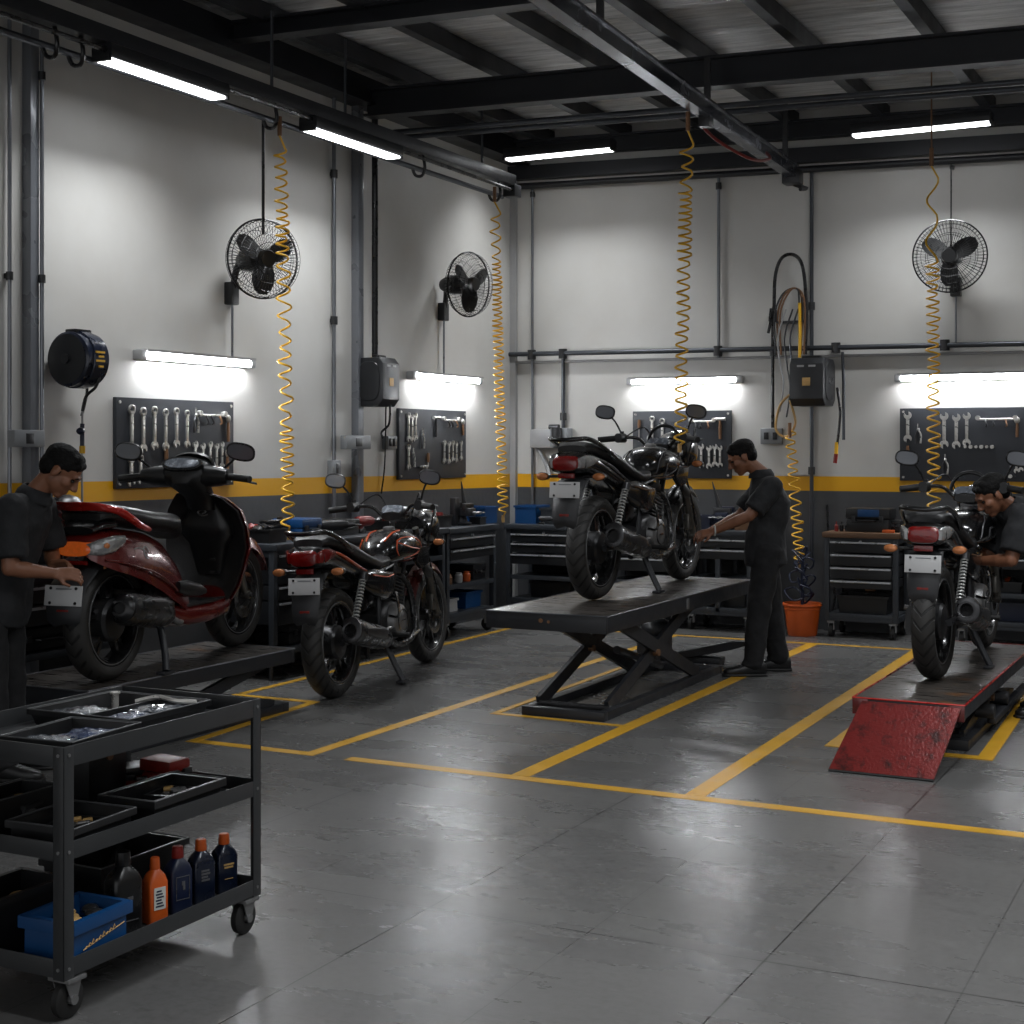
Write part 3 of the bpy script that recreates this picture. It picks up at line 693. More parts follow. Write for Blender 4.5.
board('c', (1.76, -.003, 1.632), 0, .96, .62, 'charcoal tool board on the back wall behind the lifted bike', 'board behind the lifted bike',
  [('drv', .07, .08, 'copper handled screwdriver', .2), ('w', .2, .08, 'long wrench left of the mirror', .24, .022, False), ('w', .3, .1, 'second long wrench', .22, .022, False), ('bar', .58, .1, 'steel hook bar', .22), ('ham', .86, .08, 'hammer with worn wooden handle', .18, 1)] +
  row((.68, .755, .81, .86), .33, .17, .022, 'wrench of the lower right row'))
board('d', (4.345, -.003, 1.63), 0, 1.19, .62, 'large charcoal tool board on the back wall behind the bike on the ramp lift', 'board behind the ramp lift',
  [('w', .07, .06, 'wrench at the upper left corner', .2, .026, True), ('pli', .16, .18, 'thin pliers left of the yellow hose'), ('drv', .07, .32, 'copper screwdriver at the lower left', .16)] +
  row((.375, .475, .56), .07, .24, .028, 'long wrench in the middle') +
  [('bar', .65, .1, 'steel hook bar', .3), ('cha', .965, .11, 'ratchet at the hook bar end', .14), ('soc', .53, .33, 'dark socket rail', .26, 6), ('pli', .385, .44, 'small bright clamp'), ('w', .96, .4, 'short wrench at the right edge', .13, .016, True), ('w', .995, .4, 'shortest wrench at the right edge', .12, .016, True), ('soc', .8, .575, 'thin bar low on the right', .15, 2)])
# ------------------------------------------------------------------ benches (local x along the front, front face at y=0, body behind it, z up)
def bench(loc, rz, w, d, h, label, drawers=(), shelves=(.18,), casters=True, left_open=0.0, mid=False, wood=False, zb=.17):
    t = thing('tool_bench', label, 'workbench', loc, rz, 'steel tool benches along the walls')
    m_ = MB(); p = .045
    xs = [0, w-p]+([w*.5-p/2] if mid else [])
    for x in xs:
        for y in (0, d-p): m_.b2((x, y, zb-.03), (x+p, y+p, h-.04), .004)
    for z in (zb-.03, h-.09):
        for y in (0, d-p): m_.b2((p, y+.004, z), (w-p, y+p-.004, z+.05), .004)
        for x in (0, w-p): m_.b2((x+.004, p, z), (x+p-.004, d-p, z+.05), .004)
    m_.build('frame', M['bench'], t)
    MB().b2((-.01, -.03, h-.045), (w+.01, d, h), .006).build('worktop', M['copper' if wood == 1 else 'bench'], t) if not wood else MB().b2((-.01, -.03, h-.045), (w+.01, d, h), .006).build('worktop', M['wood'], t)
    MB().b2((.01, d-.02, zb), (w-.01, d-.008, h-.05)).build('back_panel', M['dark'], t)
    for z in shelves: MB().b2((p*.5, .01, z-.012), (w-p*.5, d-.02, z+.012)).b2((p, .0, z-.022), (w-p, .012, z+.018), .003).build('shelf', M['bench'], t)
    for z0, z1 in drawers:
        f = MB().b2((left_open+p+.005, -.004, z0), (w-p-.005, d-.05, z1), .004).build('drawer', M['drawer'], t)
        MB().b2((left_open+p+.012, -.024, z1-.022), (w-p-.012, -.002, z1-.008), .003).build('handle', M['handle'], f)
    if drawers: MB().cyl((left_open/2+w/2, -.012, h-.075), (left_open/2+w/2, .01, h-.075), .012, n=10).build('lock', M['handle'], t)
    for x in (.05, w-.05):
        for y in (.06, d-.06):
            if casters:
                c = MB().b2((x-.03, y-.035, zb-.05), (x+.03, y+.035, zb-.03)).b2((x-.024, y-.02, .06), (x-.018, y+.02, zb-.045)).b2((x+.018, y-.02, .06), (x+.024, y+.02, zb-.045)).build('caster', M['galv'], t)
                MB().cyl((x-.016, y, .055), (x+.016, y, .055), .055, n=20).build('wheel', M['rubber'], c)
            else: MB().cyl((x, y, 0), (x, y, zb-.03), .016, n=10).build('foot', M['darkmetal'], t)
    return t
FX = .5
D4 = [(.72, .82), (.61, .71), (.5, .6), (.42, .49)]
bench((FX, -7.2, 0), L90, 1.25, .49, .93, 'dark steel bench behind the scooter tail and number plate', [(.74, .84), (.62, .73)], (.2, .45), False, zb=.2)
bench((FX, -4.59, 0), L90, 1.2, .49, .94, 'dark steel bench between the scooter and the motorcycle on the floor', [(.77, .87), (.66, .76), (.55, .65), (.38, .54)], (.2,), False, zb=.2)
bench((FX, -3.36, 0), L90, 1.15, .49, .94, 'dark steel open shelf bench behind the motorcycle on the floor', [], (.2, .45, .7), False, zb=.2)
bench((FX, -2.18, 0), L90, .88, .49, .93, 'steel bench with drawers and two shelves next to the room corner on the side wall', [(.76, .85), (.66, .75)], (.2, .44), True, zb=.17)
bench((.22, -.56, 0), 0, .78, .52, .89, 'steel drawer bench against the back wall in the room corner', [(.73, .81), (.63, .72), (.52, .62)], (.19, .4), True)
bench((1.18, -.56, 0), 0, .74, .52, .89, 'steel drawer bench behind the scissor lift under the lifted bike', [(.73, .81), (.63, .72), (.5, .62)], (.19, .4), True)
bench((1.98, -.56, 0), 0, .62, .52, .88, 'steel drawer bench behind the standing mechanic', [(.73, .81), (.63, .72)], (.19, .45), True, mid=True)
bench((3.215, -.5, 0), 0, .62, .48, .89, 'wood topped steel drawer cabinet on casters between orange bucket and ramp lift', D4, (.19,), True, wood=2)
bench((4.3, -.56, 0), 0, 1.0, .52, .89, 'steel bench behind the front wheel of the bike on the ramp lift', [(.73, .81), (.63, .72)], (.19, .42), True)
# ------------------------------------------------------------------ things on the benches and shelves
def bin_(loc, rz, sx, sy, h, mt, label, lip=.012, name='storage_bin', cat='bin', group=None, rim=None):
    o = tag(MB().opentop((0, 0, 0), sx, sy, h, .005, .9, lip).build(name, M[mt], None, 0, loc=loc, rz=rz), label, cat, group)
    if rim: MB().tube([(a*(sx/2-.003), b*(sy/2-.003), h) for a, b in ((-1, -1), (1, -1), (1, 1), (-1, 1))], .0035, 8, closed=True).build('rim', M[rim], o, 60)  # lighter tube along the top edge, a painted highlight
    return o
def tool_case(loc, rz, w, d, h, mt, label, mt2=None):
    t = thing('tool_case', label, 'tool case', loc, rz)
    MB().b2((-w/2, -d/2, 0), (w/2, d/2, h*.55), .014).build('body', M[mt], t)
    MB().b2((-w/2-.006, -d/2-.006, h*.56), (w/2+.006, d/2+.006, h), .014).build('lid', M[mt2 or mt], t)
    MB().tube([(-w*.22, -d/2-.004, h*.5), (-w*.2, -d/2-.03, h*.48), (w*.2, -d/2-.03, h*.48), (w*.22, -d/2-.004, h*.5)], .007).build('handle', M['satin'], t)
    for x in (-w*.33, w*.33): MB().b2((x-.018, -d/2-.016, h*.42), (x+.018, -d/2+.002, h*.68), .003).build('latch', M['darkmetal'], t)
    return t
def drill(loc, rz, mt, label):
    t = thing('power_tool', label, 'power tool', loc, rz)
    MB().loft([(-.1, 0, .09, .03, .035), (-.06, 0, .09, .038, .042), (.06, 0, .09, .036, .04), (.1, 0, .09, .026, .028)]).loft([(0, -.07, 0, .035, .025), (.05, -.05, 0, .022, .022), (.085, -.03, 0, .022, .024)], ax='z').build('body', M[mt], t)
    MB().cyl((.1, 0, .09), (.15, 0, .09), .022, .014).cyl((.15, 0, .09), (.2, 0, .09), .006).build('chuck', M['darkmetal'], t)
    MB().b2((-.105, -.035, 0), (-.02, .035, .035), .006).build('battery', M['plastic'], t)
    return t
def vise(loc, rz, label, mt='steel_black'):
    t = thing('bench_vise', label, 'vise', loc, rz)
    MB().lathe([(.09, 0), (.1, .02), (.06, .035), (.045, .09)], n=20, closed=False).build('base', M[mt], t)
    MB().b2((-.06, -.12, .08), (.06, .04, .15), .012).b2((-.08, -.01, .13), (.08, .03, .2), .006).build('body', M[mt], t)
    MB().b2((-.08, -.09, .13), (.08, -.05, .19), .006).build('jaw', M['darkmetal'], t)
    MB().cyl((0, -.2, .11), (0, -.05, .11), .012).cyl((-.09, -.19, .11), (.09, -.19, .11), .006).build('screw', M['alu'], t)
    return t
def pile(loc, rz, w, d, h, mts, label, n=8, seed=1):
    """an open parts box: body with a few loose pieces as parts"""
    rr = random.Random(seed); t = thing('parts_box', label, 'parts box', loc, rz)
    MB().opentop((0, 0, 0), w, d, h*.6, .005, .92, .008).build('box', M['plastic'], t, 0)
    for i in range(n):
        x, y = rr.uniform(-w*.32, w*.32), rr.uniform(-d*.28, d*.28); mt = mts[i % len(mts)]
        k_ = min(1, w/.2); z_ = h*.5 if k_ == 1 else .012
        if k_ < 1: o = MB().cyl((x-.012, y, z_+.006), (x+.012, y+.008, z_+.01), .006+.004*rr.random(), n=8) if i % 2 else MB().lathe([(.006, -.003), (.012, -.003), (.012, .003), (.006, .003)], (x, y, z_), 'z', 14, closed=True)
        elif i % 2: o = MB().cyl((x-.03, y, h*.5), (x+.03, y+.02, h*.62), .02+.01*rr.random(), n=12)
        else: o = MB().box((x, y, h*.58), (.07, .05, .05), (rr.random(), rr.random(), rr.random()), .006)
        o.build('spare_part', M[mt], t)
    return t
bx = .27
pile((bx, -4.42, .94), L90, .22, .3, .16, ['red', 'darkmetal', 'satin'], 'parts box with red pieces at the near end of the side wall bench', 8, 2)
tag(MB().tube([(.085*math.cos(a), .085*math.sin(a), .03+.018*a/3) for a in [i*.35 for i in range(60)]], .014, 8).build('cable_coil', M['satin'], None, loc=(bx-.06, -4.2, .94)), 'coil of black cable on the side wall bench', 'cable')
tool_case((bx-.02, -3.96, .94), L90, .24, .26, .15, 'blue', 'blue tool case on the side wall bench behind the coiled hose')
drill((bx+.13, -3.7, .94), .6, 'plastic', 'black power drill on the bench beside the blue tool case')
tool_case((bx-.04, -3.5, .94), L90, .4, .26, .12, 'plastic', 'long flat black tool case on the bench behind the parked motorcycle tail')
drill((bx+.02, -3.12, .94), 1.5, 'red', 'red power tool lying on the bench behind the parked motorcycle seat')
pile((bx, -2.74, .94), L90, .34, .26, .14, ['darkmetal', 'red', 'satin'], 'low parts box on the bench behind the parked motorcycle handlebar', 7, 5)
pile((bx, -2.02, .93), L90, .28, .24, .17, ['red', 'orange', 'red'], 'parts box full of red pieces left of the vise', 9, 7)
t = vise((bx+.05, -1.62, .93), L90, 'dark bench vise with a tall spike handle left of the blue crates')
MB().cyl((.03, -.02, .18), (.01, 0, .38), .022, .004, 12).build('spike', M['steel_black'], t)
MB().b2((-.14, -.02, .0), (-.05, .03, .24), .006).build('side_plate', M['steel_black'], t)
pile((bx+.11, -1.42, .93), L90, .12, .12, .11, ['orange', 'copper', 'red'], 'little box of orange fittings between vise and blue crates', 6, 9)
bin_((bx, -1.22, .93), L90, .26, .3, .15, 'blue', 'blue crate on the side wall bench right of the vise')
bin_((.12, -.36, .89), 0, .2, .3, .17, 'blue', 'blue crate in the very corner of the room behind the coiled hose') if False else None
bin_((.36, -.3, .89), 0, .24, .3, .17, 'blue', 'blue crate on the corner bench of the back wall')
bin_((.6, -.3, .89), 0, .19, .28, .15, 'bench', 'grey bin on the corner bench beside the blue crate')
drill((.6, -.5, .89), .2, 'darkmetal', 'dark hand tool on the front edge of the corner bench').scale = (.6,)*3
tool_case((.84, -.28, .89), 0, .18, .2, .15, 'plastic', 'black tool case at the right end of the corner bench')
tool_case((1.5, -.3, .89), 0, .4, .26, .16, 'plastic', 'black tool case on the bench hidden behind the lifted bike')
t = vise((2.28, -.32, .88), 0, 'blue grey vise with tall pointed lever behind the standing mechanic', 'bluedark')
MB().cyl((-.05, 0, .18), (-.12, 0, .42), .026, .004, 12).build('lever', M['steel_black'], t)
bin_((2.09, -.3, .88), 0, .18, .26, .12, 'bluedark', 'navy bin on the bench behind the bike front wheel')
bin_((2.47, -.3, .88), 0, .16, .26, .1, 'copper', 'brown box lid on the bench behind the mechanic')
t = tool_case((3.56, -.27, .89), 0, .36, .27, .2, 'plastic', 'black tool case with blue lid insert on the wood topped cabinet')
MB().b2((-.08, -.15, .13), (.1, -.14, .19), .004).build('insert', M['blue'], t)
tool_case((3.775, -.24, .89), 0, .08, .16, .1, 'plastic', 'small black box right of the tool case on the wood topped cabinet')
for i, x in enumerate((3.29, 3.33, 3.37)):
    tag(MB().lathe([(0, 0), (.016, 0), (.016, .05), (.006, .06), (.006, .085), (0, .085)], n=12).build('grease_bottle', M['satin' if i else 'red'], None, loc=(x, -.38+.02*i, .89)), f'{ORD[i]} tiny bottle from the left on the wood topped cabinet', 'bottle', 'tiny bottles on the cabinet')
tag(MB().b2((-.05, -.02, 0), (.05, .02, .025), .006).build('hand_tool', M['orange'], None, loc=(3.74, -.42, .89)), 'small orange tool on the front edge of the wood topped cabinet', 'tool')
# lower shelf contents
bin_((3.525, -.27, .205), 0, .44, .34, .15, 'plastic', 'black bin on the bottom shelf of the wood topped cabinet', .014)
drill((3.56, -.3, .357), .3, 'copper', 'brown hand tool lying on top of the black bin in the cabinet').scale = (.42,)*3
bin_((.62, -.28, .205), 0, .44, .34, .15, 'plastic', 'black bin on the bottom shelf of the corner bench')
bin_((bx, -1.55, .215), L90, .3, .3, .14, 'blue', 'blue bin on the bottom shelf of the bench beside the room corner')
bin_((bx+.06, -1.93, .215), L90, .16, .2, .11, 'galv', 'pale small bin on the bottom shelf left of the blue bin')
for i, (y, mt) in enumerate(((-2.02, 'copper'), (-1.84, 'galv'), (-1.7, 'orange'))):
    tag(MB().lathe([(0, 0), (.034, 0), (.036, .06), (.026, .072), (.026, .085), (0, .085)], n=16).build('tin', M[mt], None, loc=(.42, y, .455)), f'{ORD[i]} small tin from the left on the middle shelf of the corner side bench', 'tin', 'tins on the middle shelf')
tool_case((bx+.02, -1.46, .455), L90, .22, .26, .13, 'drawer', 'dark box on the middle shelf right of the tins')
tool_case((bx, -4.1, .215), L90, .4, .3, .15, 'dark', 'dark box on the bottom shelf behind the motorcycle rear light')
tool_case((bx, -2.8, .215), L90, .5, .3, .15, 'dark', 'dark box on the bottom shelf behind the motorcycle engine')
tool_case((bx, -6.6, .465), L90, .5, .3, .13, 'dark', 'dark box on the middle shelf behind the scooter number plate')
tool_case((bx, -6.32, .93), L90, .34, .26, .2, 'plastic', 'black tool case on the bench behind the scooter grab rail')
t = thing('helmet', 'dark helmet standing behind the scooter grab rail', 'helmet', (bx, -6.32, 1.132))
MB().loft([(0, 0, 0, .1, .12, 2), (.03, 0, 0, .112, .13, 2), (.09, 0, 0, .115, .132, 2), (.14, 0, 0, .1, .115, 2), (.18, 0, 0, .065, .075, 2), (.195, 0, 0, .02, .025, 2)], ax='z', n=32).build('shell', M['satin'], t, 60)
MB().tube([(.118*math.cos(a), .134*math.sin(a), .012) for a in [i*PI/16 for i in range(32)]], .008, 8, closed=True).build('edge_band', M['satin'], t, 60)
bin_((1.55, -.28, .205), 0, .44, .34, .16, 'plastic', 'black bin low on the bench behind the scissor lift')
bin_((2.36, -.28, .205), 0, .3, .34, .15, 'plastic', 'black bin low on the bench behind the standing mechanic')
bin_((4.7, -.28, .205), 0, .4, .34, .15, 'bluedark', 'dark bin low on the bench behind the ramp lift')
pile((4.66, -.3, .435), 0, .3, .26, .14, ['darkmetal', 'alu', 'orange'], 'parts box on the middle shelf behind the ramp lift bike engine', 8, 4)
drill((4.75, -.34, .89), .4, 'red', 'red power tool on the bench behind the right hand mechanic')
# ------------------------------------------------------------------ orange bucket and hose tangle
t = thing('orange_bucket', 'orange plastic bucket on the floor between the standing mechanic and the drawer cabinet', 'bucket', (3.02, -.47, 0), 0, None, .92)
MB().lathe([(0, 0), (.125, 0), (.135, .012), (.162, .24), (.168, .245), (.168, .27), (.18, .275), (.18, .3), (.166, .3), (.158, .26), (.128, .02), (0, .02)], n=40).build('body', M['orange'], t)
MB().tube([(.181*math.cos(a), .181*math.sin(a), .286+.0*a) for a in [PI+i*PI/16 for i in range(17)]], .005).build('rim_wire', M['orange'], t)
MB().lathe([(0, .2), (.155, .2), (.155, .215), (0, .215)], n=32).build('soil', M['dark'], t)
t = thing('hose_tangle', 'dark blue hose tangle standing in the orange bucket under the coiled hose', 'hose', (3.02, -.47, .2))
MB().cyl((0, 0, 0), (0, 0, .42), .014, n=10).build('stem', M['bluedark'], t)
rr = random.Random(4)
for k in range(14):
    z = .12+.03*k; a = k*2.4; q = .06+.05*math.sin(k*1.3)+.02
    MB().tube([(0, 0, z), (q*math.cos(a), q*math.sin(a)*.7, z+.05), (q*1.25*math.cos(a+.6), q*math.sin(a+.6)*.7, z+.02), (q*.7*math.cos(a+1.4), q*.7*math.sin(a+1.4), z-.05), (.01, 0, z-.03)], .008, 6, res=4).build('hose_loop', M['bluedark'], t)
pipe('floor_cable', 'thin black cable hanging down the wall right of the orange bucket', [(3.12, -.04, 1.1), (3.14, -.05, .7), (3.2, -.08, .3), (3.17, -.1, .08)], .009, 'satin', (), 'cable')
# ------------------------------------------------------------------ lifts
def lift(label, x0, x1, y0, y1, zt, th, bx0, bx1, by0, by1, edge, sc, skirt='steel_black', base_h=.055):
    cx = (x0+x1)/2; t = thing('motorcycle_lift', label, 'lift table', (cx, (y0+y1)/2, 0))
    ox, oy = cx, (y0+y1)/2
    L = lambda x, y, z: (x-ox, y-oy, z)
    MB().b2(L(x0+.01, y0+.01, zt-.02), L(x1-.01, y1-.01, zt), .003).build('deck', M['deck'], t)
    m_ = MB()
    for a, b in (((x0, y0, zt-th), (x1, y0+.035, zt-.004)), ((x0, y1-.035, zt-th), (x1, y1, zt-.004)), ((x0, y0+.035, zt-th), (x0+.035, y1-.035, zt-.004)), ((x1-.035, y0+.035, zt-th), (x1, y1-.035, zt-.004))):
        m_.b2(L(*a), L(*b), .005)
    m_.build('skirt', M[skirt], t)
    m_ = MB()
    for y in [y0+(y1-y0)*k/5 for k in range(1, 5)]: m_.b2(L(x0+.03, y-.02, zt-.06), L(x1-.03, y+.02, zt-.02))
    m_.build('cross_member', M['dark'], t)
    e = MB()
    for a, b in (((x0, y0), (x1, y0)), ((x1, y0), (x1, y1)), ((x1, y1), (x0, y1)), ((x0, y1), (x0, y0))): e.tube([L(*a, zt-.003), L(*b, zt-.003)], .005, 6)
    e.build('edge_trim', M[edge], t)
    m_ = MB(); h = base_h
    for a, b in (((bx0, by0, 0), (bx1, by0+.06, h)), ((bx0, by1-.06, 0), (bx1, by1, h)), ((bx0, by0+.06, 0), (bx0+.06, by1-.06, h*.97)), ((bx1-.06, by0+.06, 0), (bx1, by1-.06, h*.97))): m_.b2(L(*a), L(*b), .006)
    m_.build('base_frame', M['steel_black'], t)
    for x in (bx0+.045, bx1-.045):
        for (ya, za, yb, zb), dx in ((sc[0], -.012), (sc[1], .012)):
            a = V(L(x+dx, ya, za)); b = V(L(x+dx, yb, zb)); u = (b-a).normalized(); s = u.cross(V((1, 0, 0))).normalized()*sc[2]
            w = V((.014, 0, 0))
            MB().rings([[p-s-w, p+s-w, p+s+w, p-s+w] for p in (a, b)]).build('scissor_arm', M['steel_black'], t, 0)
        MB().cyl(L(x-.04, (sc[0][0]+sc[0][2])/2, (sc[0][1]+sc[0][3])/2), L(x+.04, (sc[0][0]+sc[0][2])/2, (sc[0][1]+sc[0][3])/2), .022, n=12).build('pivot_pin', M['copper'], t)
    for q in (sc[0], sc[1]):
        MB().cyl(L(bx0+.04, q[0], q[1]), L(bx1-.04, q[0], q[1]), .018, n=10).build('axle_bar', M['darkmetal'], t)
    a = sc[0]
    MB().cyl(L(cx, by1-.25, .06), L(cx, a[0]+(a[2]-a[0])*.62, a[1]+(a[3]-a[1])*.45), .026).build('ram', M['darkmetal'], t)
    return t, L
t, L = lift('raised black scissor lift under the motorcycle in the middle', 2.33, 3.12, -4.95, -2.2, .62, .105, 2.56, 3.1, -4.93, -2.8, 'pipedark', ((-4.76, .05, -3.3, .54), (-4.6, .54, -3.26, .06), .042))
MB().cyl(L(2.7, -4.958, .575), L(2.7, -4.945, .575), .013, n=10).cyl(L(2.75, -4.956, .57), L(2.75, -4.945, .57), .009, n=10).build('bolt', M['copper'], t)
MB().b2(L(3.115, -3.6, .53), L(3.126, -3.56, .6), .002).build('tag_plate', M['alu'], t)
lift('low black scissor lift under the red scooter', .58, 1.26, -7.2, -5.42, .38, .085, .66, 1.24, -7.0, -5.45, 'pipe', ((-6.9, .05, -5.6, .32), (-6.8, .32, -5.58, .05), .035))
t, L = lift('low lift with red edges and a red ramp under the right hand motorcycle', 4.64, 5.2, -5.28, -2.78, .32, .075, 4.76, 5.14, -4.82, -2.95, 'brightred', ((-4.7, .05, -3.2, .26), (-4.6, .26, -3.1, .05), .035))
for x0, x1 in ((4.64, 4.72), (5.12, 5.2)): MB().b2(L(x0, -5.29, .235), L(x1, -5.275, .316), .003).build('corner_plate', M['redpaint'], t)
mb = MB(); q = [((4.69, -5.29, .305), (5.185, -5.29, .305)), ((4.605, -5.62, .012), (5.115, -5.625, .012))]
w = V((0, -.55, -.6)).normalized(); nrm = V((0, .45, -.5)).normalized()*.012
mb.rings([[V(L(*q[0][0])), V(L(*q[0][1])), V(L(*q[0][1]))+nrm, V(L(*q[0][0]))+nrm], [V(L(*q[1][0])), V(L(*q[1][1])), V(L(*q[1][1]))+nrm*.8, V(L(*q[1][0]))+nrm*.8]])
mb.build('ramp', M['ramp'], t, 0)
MB().tube([L(4.605, -5.625, .006), L(5.115, -5.63, .006)], .006, 6).build('ramp_foot', M['rubber'], t)
MB().b2(L(5.15, -4.3, .06), L(5.2, -2.9, .1), .01).tube([L(5.18, -2.95, .1), L(5.25, -2.9, .2), L(5.26, -2.75, .22)], .02).build('lock_rail', M['steel_black'], t)
for y in (-4.35, -3.85): MB().cyl(L(5.1, y, .14), L(5.2, y, .14), .04, n=16).build('roller', M['darkmetal'], t)
# foot pump behind the scissor lift
t = thing('foot_pump', 'black hydraulic foot pump on the floor behind the scissor lift', 'pump', (2.78, -2.42, 0))
MB().b2((-.42, -.2, 0), (-.22, .06, .2), .03).ell((-.3, -.06, .24), (.13, .1, .09)).b2((-.4, -.1, .0), (.2, .05, .06), .02).build('body', M['steel_black'], t)
MB().prism([(-.1, .03), (.3, .13), (.42, .17), (.44, .2), (.3, .19), (-.12, .09)], (0, -.06, 0), (1, 0, 0), (0, 0, 1), .12, .01).build('pedal', M['steel_black'], t)
MB().tube([(.4, -.05, .19), (.46, 0, .26), (.4, .6, .18), (.3, 1.2, .03), (.2, 1.45, .02)], .009, res=6).build('hose', M['satin'], t)
MB().cyl((-.3, -.22, .02), (-.3, -.22, .12), .012).build('valve', M['alu'], t)
# ------------------------------------------------------------------ foreground trolley
TX0, TX1, TY0, TY1 = 2.96, 3.555, -9.765, -8.86
t = thing('tool_trolley', 'charcoal three tier tool trolley on casters in the left foreground', 'trolley', ((TX0+TX1)/2, (TY0+TY1)/2, 0))
hx, hy = (TX1-TX0)/2, (TY1-TY0)/2
for nm, z, lp in (('top_shelf', .712, .058), ('middle_shelf', .452, .05), ('bottom_shelf', .125, .052)):
    MB().b2((-hx+.004, -hy+.004, z), (hx-.004, hy-.004, z+.006)).build(nm, M['cart'], t)
    o = t.children[-1]; m_ = MB(); zt = z+lp
    for a, b in (((-hx+.001, -hy+.001), (hx-.001, -hy+.006)), ((-hx+.001, hy-.006), (hx-.001, hy-.001)), ((-hx+.001, -hy+.006), (-hx+.006, hy-.006)), ((hx-.006, -hy+.006), (hx-.001, hy-.006))): m_.b2((*a, z), (*b, zt), .0015)
    m_.build('lip', M['cart'], o)
for sx in (-1, 1):
    for sy in (-1, 1):
        x, y = sx*hx, sy*hy
        o = MB().b2((x, y, .12), (x-sx*.04, y-sy*.004, .768), .0015).b2((x, y, .12), (x-sx*.004, y-sy*.04, .768), .0015).build('post', M['cart'], t)
        for z in (.745, .475, .15):
            MB().cyl((x+sx*.003, y-sy*.02, z), (x-sx*.003, y-sy*.02, z), .005, n=10).cyl((x-sx*.02, y+sy*.003, z), (x-sx*.02, y-sy*.003, z), .005, n=10).build('screw', M['alu'], o)
        cx_, cy_ = x-sx*.035, y-sy*.05
        c = MB().b2((cx_-.04, cy_-.035, .108), (cx_+.04, cy_+.035, .12), .002)
        for q in (-.024, .024): c.prism([(-.03, .108), (.03, .108), (.012, .05), (-.008, .045)], (cx_+q, cy_, 0), (0, 1, 0), (0, 0, 1), .004)
        c = c.build('caster', M['alu'], t)
        wz = MB().lathe([(.018, -.016), (.046, -.016), (.054, -.01), (.054, .01), (.046, .016), (.018, .016)], (cx_, cy_, .054), 'x', 28).build('wheel', M['rubber'], c)
        MB().cyl((cx_-.03, cy_, .054), (cx_+.03, cy_, .054), .014, n=12).build('axle', M['alu'], c)
def tray(loc, rz, sx, sy, h, mt, label, lip=.01, name='parts_tray'):
    return bin_(loc, rz, sx, sy, h, mt, label, lip, name, 'tray', None, 'rimglint')
def bag(loc, rz, sx, sy, mt, label, seed):
    sx *= .88; sy *= .88
    rr = random.Random(seed); m_ = MB(); n = 9; top = []; bot = []
    ph = rr.random()*6
    def hgt(u, v): return .003+.008*max(0, (1-(2*u-1)**2)*(1-(2*v-1)**2))*(1.1+.5*math.sin(9*u+ph)*math.cos(7*v+ph))+.004*math.sin(23*u+11*v)
    vs = []; fs = []
    for k in range(2):
        for i in range(n+1):
            for j in range(n+1):
                u, v = i/n, j/n; vs.append(((u-.5)*sx, (v-.5)*sy, hgt(u, v)+.004 if k else .001))
    w = n+1; q = w*w
    for i in range(n):
        for j in range(n):
            a = i*w+j; fs += [(a, a+1, a+w+1, a+w), (q+a, q+a+w, q+a+w+1, q+a+1)]
    bd = [i*w for i in range(n)]+[n*w+j for j in range(n)]+[i*w+n for i in range(n, 0, -1)]+[j for j in range(n, 0, -1)]
    for k in range(len(bd)): a, b = bd[k], bd[(k+1) % len(bd)]; fs.append((a, b, q+b, q+a))
    m_.raw(vs, fs)
    return tag(m_.build('parts_bag', M[mt], None, 60, loc=loc, rz=rz), label, 'bag')
ZT = .719
tray((3.38, -9.55, ZT), .1, .26, .33, .05, 'plastic', 'black tray of blue packs at the near end of the trolley top')
bag((3.35, -9.62, ZT+.022), .2, .17, .14, 'bagclear', 'clear bag of small parts in the near tray, its near half', 3)
bag((3.41, -9.49, ZT+.024), .25, .19, .16, 'bagblue', 'blue tinted pack in the near tray, its far half', 5)
tray((3.22, -9.16, ZT), .0, .42, .4, .05, 'plastic', 'large black tray at the far end of the trolley top')
MB().b2((-.005, -.19, .005), (.005, .19, .042)).build('divider', M['plastic'], bpy.data.objects['parts_tray.001'])
bag((3.11, -9.24, ZT+.026), 1.2, .2, .15, 'bagclear', 'crumpled clear bag in the near corner of the large tray', 8)
bag((3.34, -9.25, ZT+.026), 0, .17, .2, 'bagblue', 'blue blister pack in the large tray', 11)
bag((3.31, -9.07, ZT+.024), .4, .2, .14, 'bagclear', 'clear bag with metal fittings at the far side of the large tray', 14)
tag(MB().tube([(-.1, 0, .006), (-.03, .02, .02), (.05, -.01, .014), (.11, .02, .008)], .008, res=4).build('metal_rod', M['tool'], None, loc=(3.28, -9.02, ZT+.034), rz=.3), 'bent steel rod lying in the large tray', 'rod')
tag(MB().cyl((0, 0, 0), (0, 0, .05), .012).cyl((0, 0, .05), (0, 0, .056), .017).build('metal_spacer', M['tool'], None, loc=(3.08, -9.03, ZT+.006)), 'upright steel spacer at the far corner of the large tray', 'spacer')
ZM = .459
tray((3.41, -9.58, ZM), .06, .25, .28, .07, 'plastic', 'black tray on the trolley middle shelf behind the near post', .012)
tray((3.18, -9.6, ZM), .0, .16, .26, .12, 'plastic', 'small deep black tray at the near left of the middle shelf', .01)
tray((3.43, -9.2, ZM), .03, .22, .36, .075, 'plastic', 'black tray at the far end of the trolley middle shelf', .014)
for i, (x, y, z) in enumerate(((3.39, -9.55, ZM+.04), (3.19, -9.56, ZM+.085), (3.41, -9.13, ZM+.045))):
    q = pile((x, y, z-.024), .2, .13, .15, .04, ['alu', 'gold', 'alu'], 'small box of metal fittings in the '+('near tray of the middle shelf', 'small deep tray', 'far tray of the middle shelf')[i], 12, 20+i)
    q.name = 'fittings'; q['category'] = 'fittings'
t = thing('canister', 'black canister standing behind the trays on the middle shelf', 'canister', (3.1, -9.16, ZM))
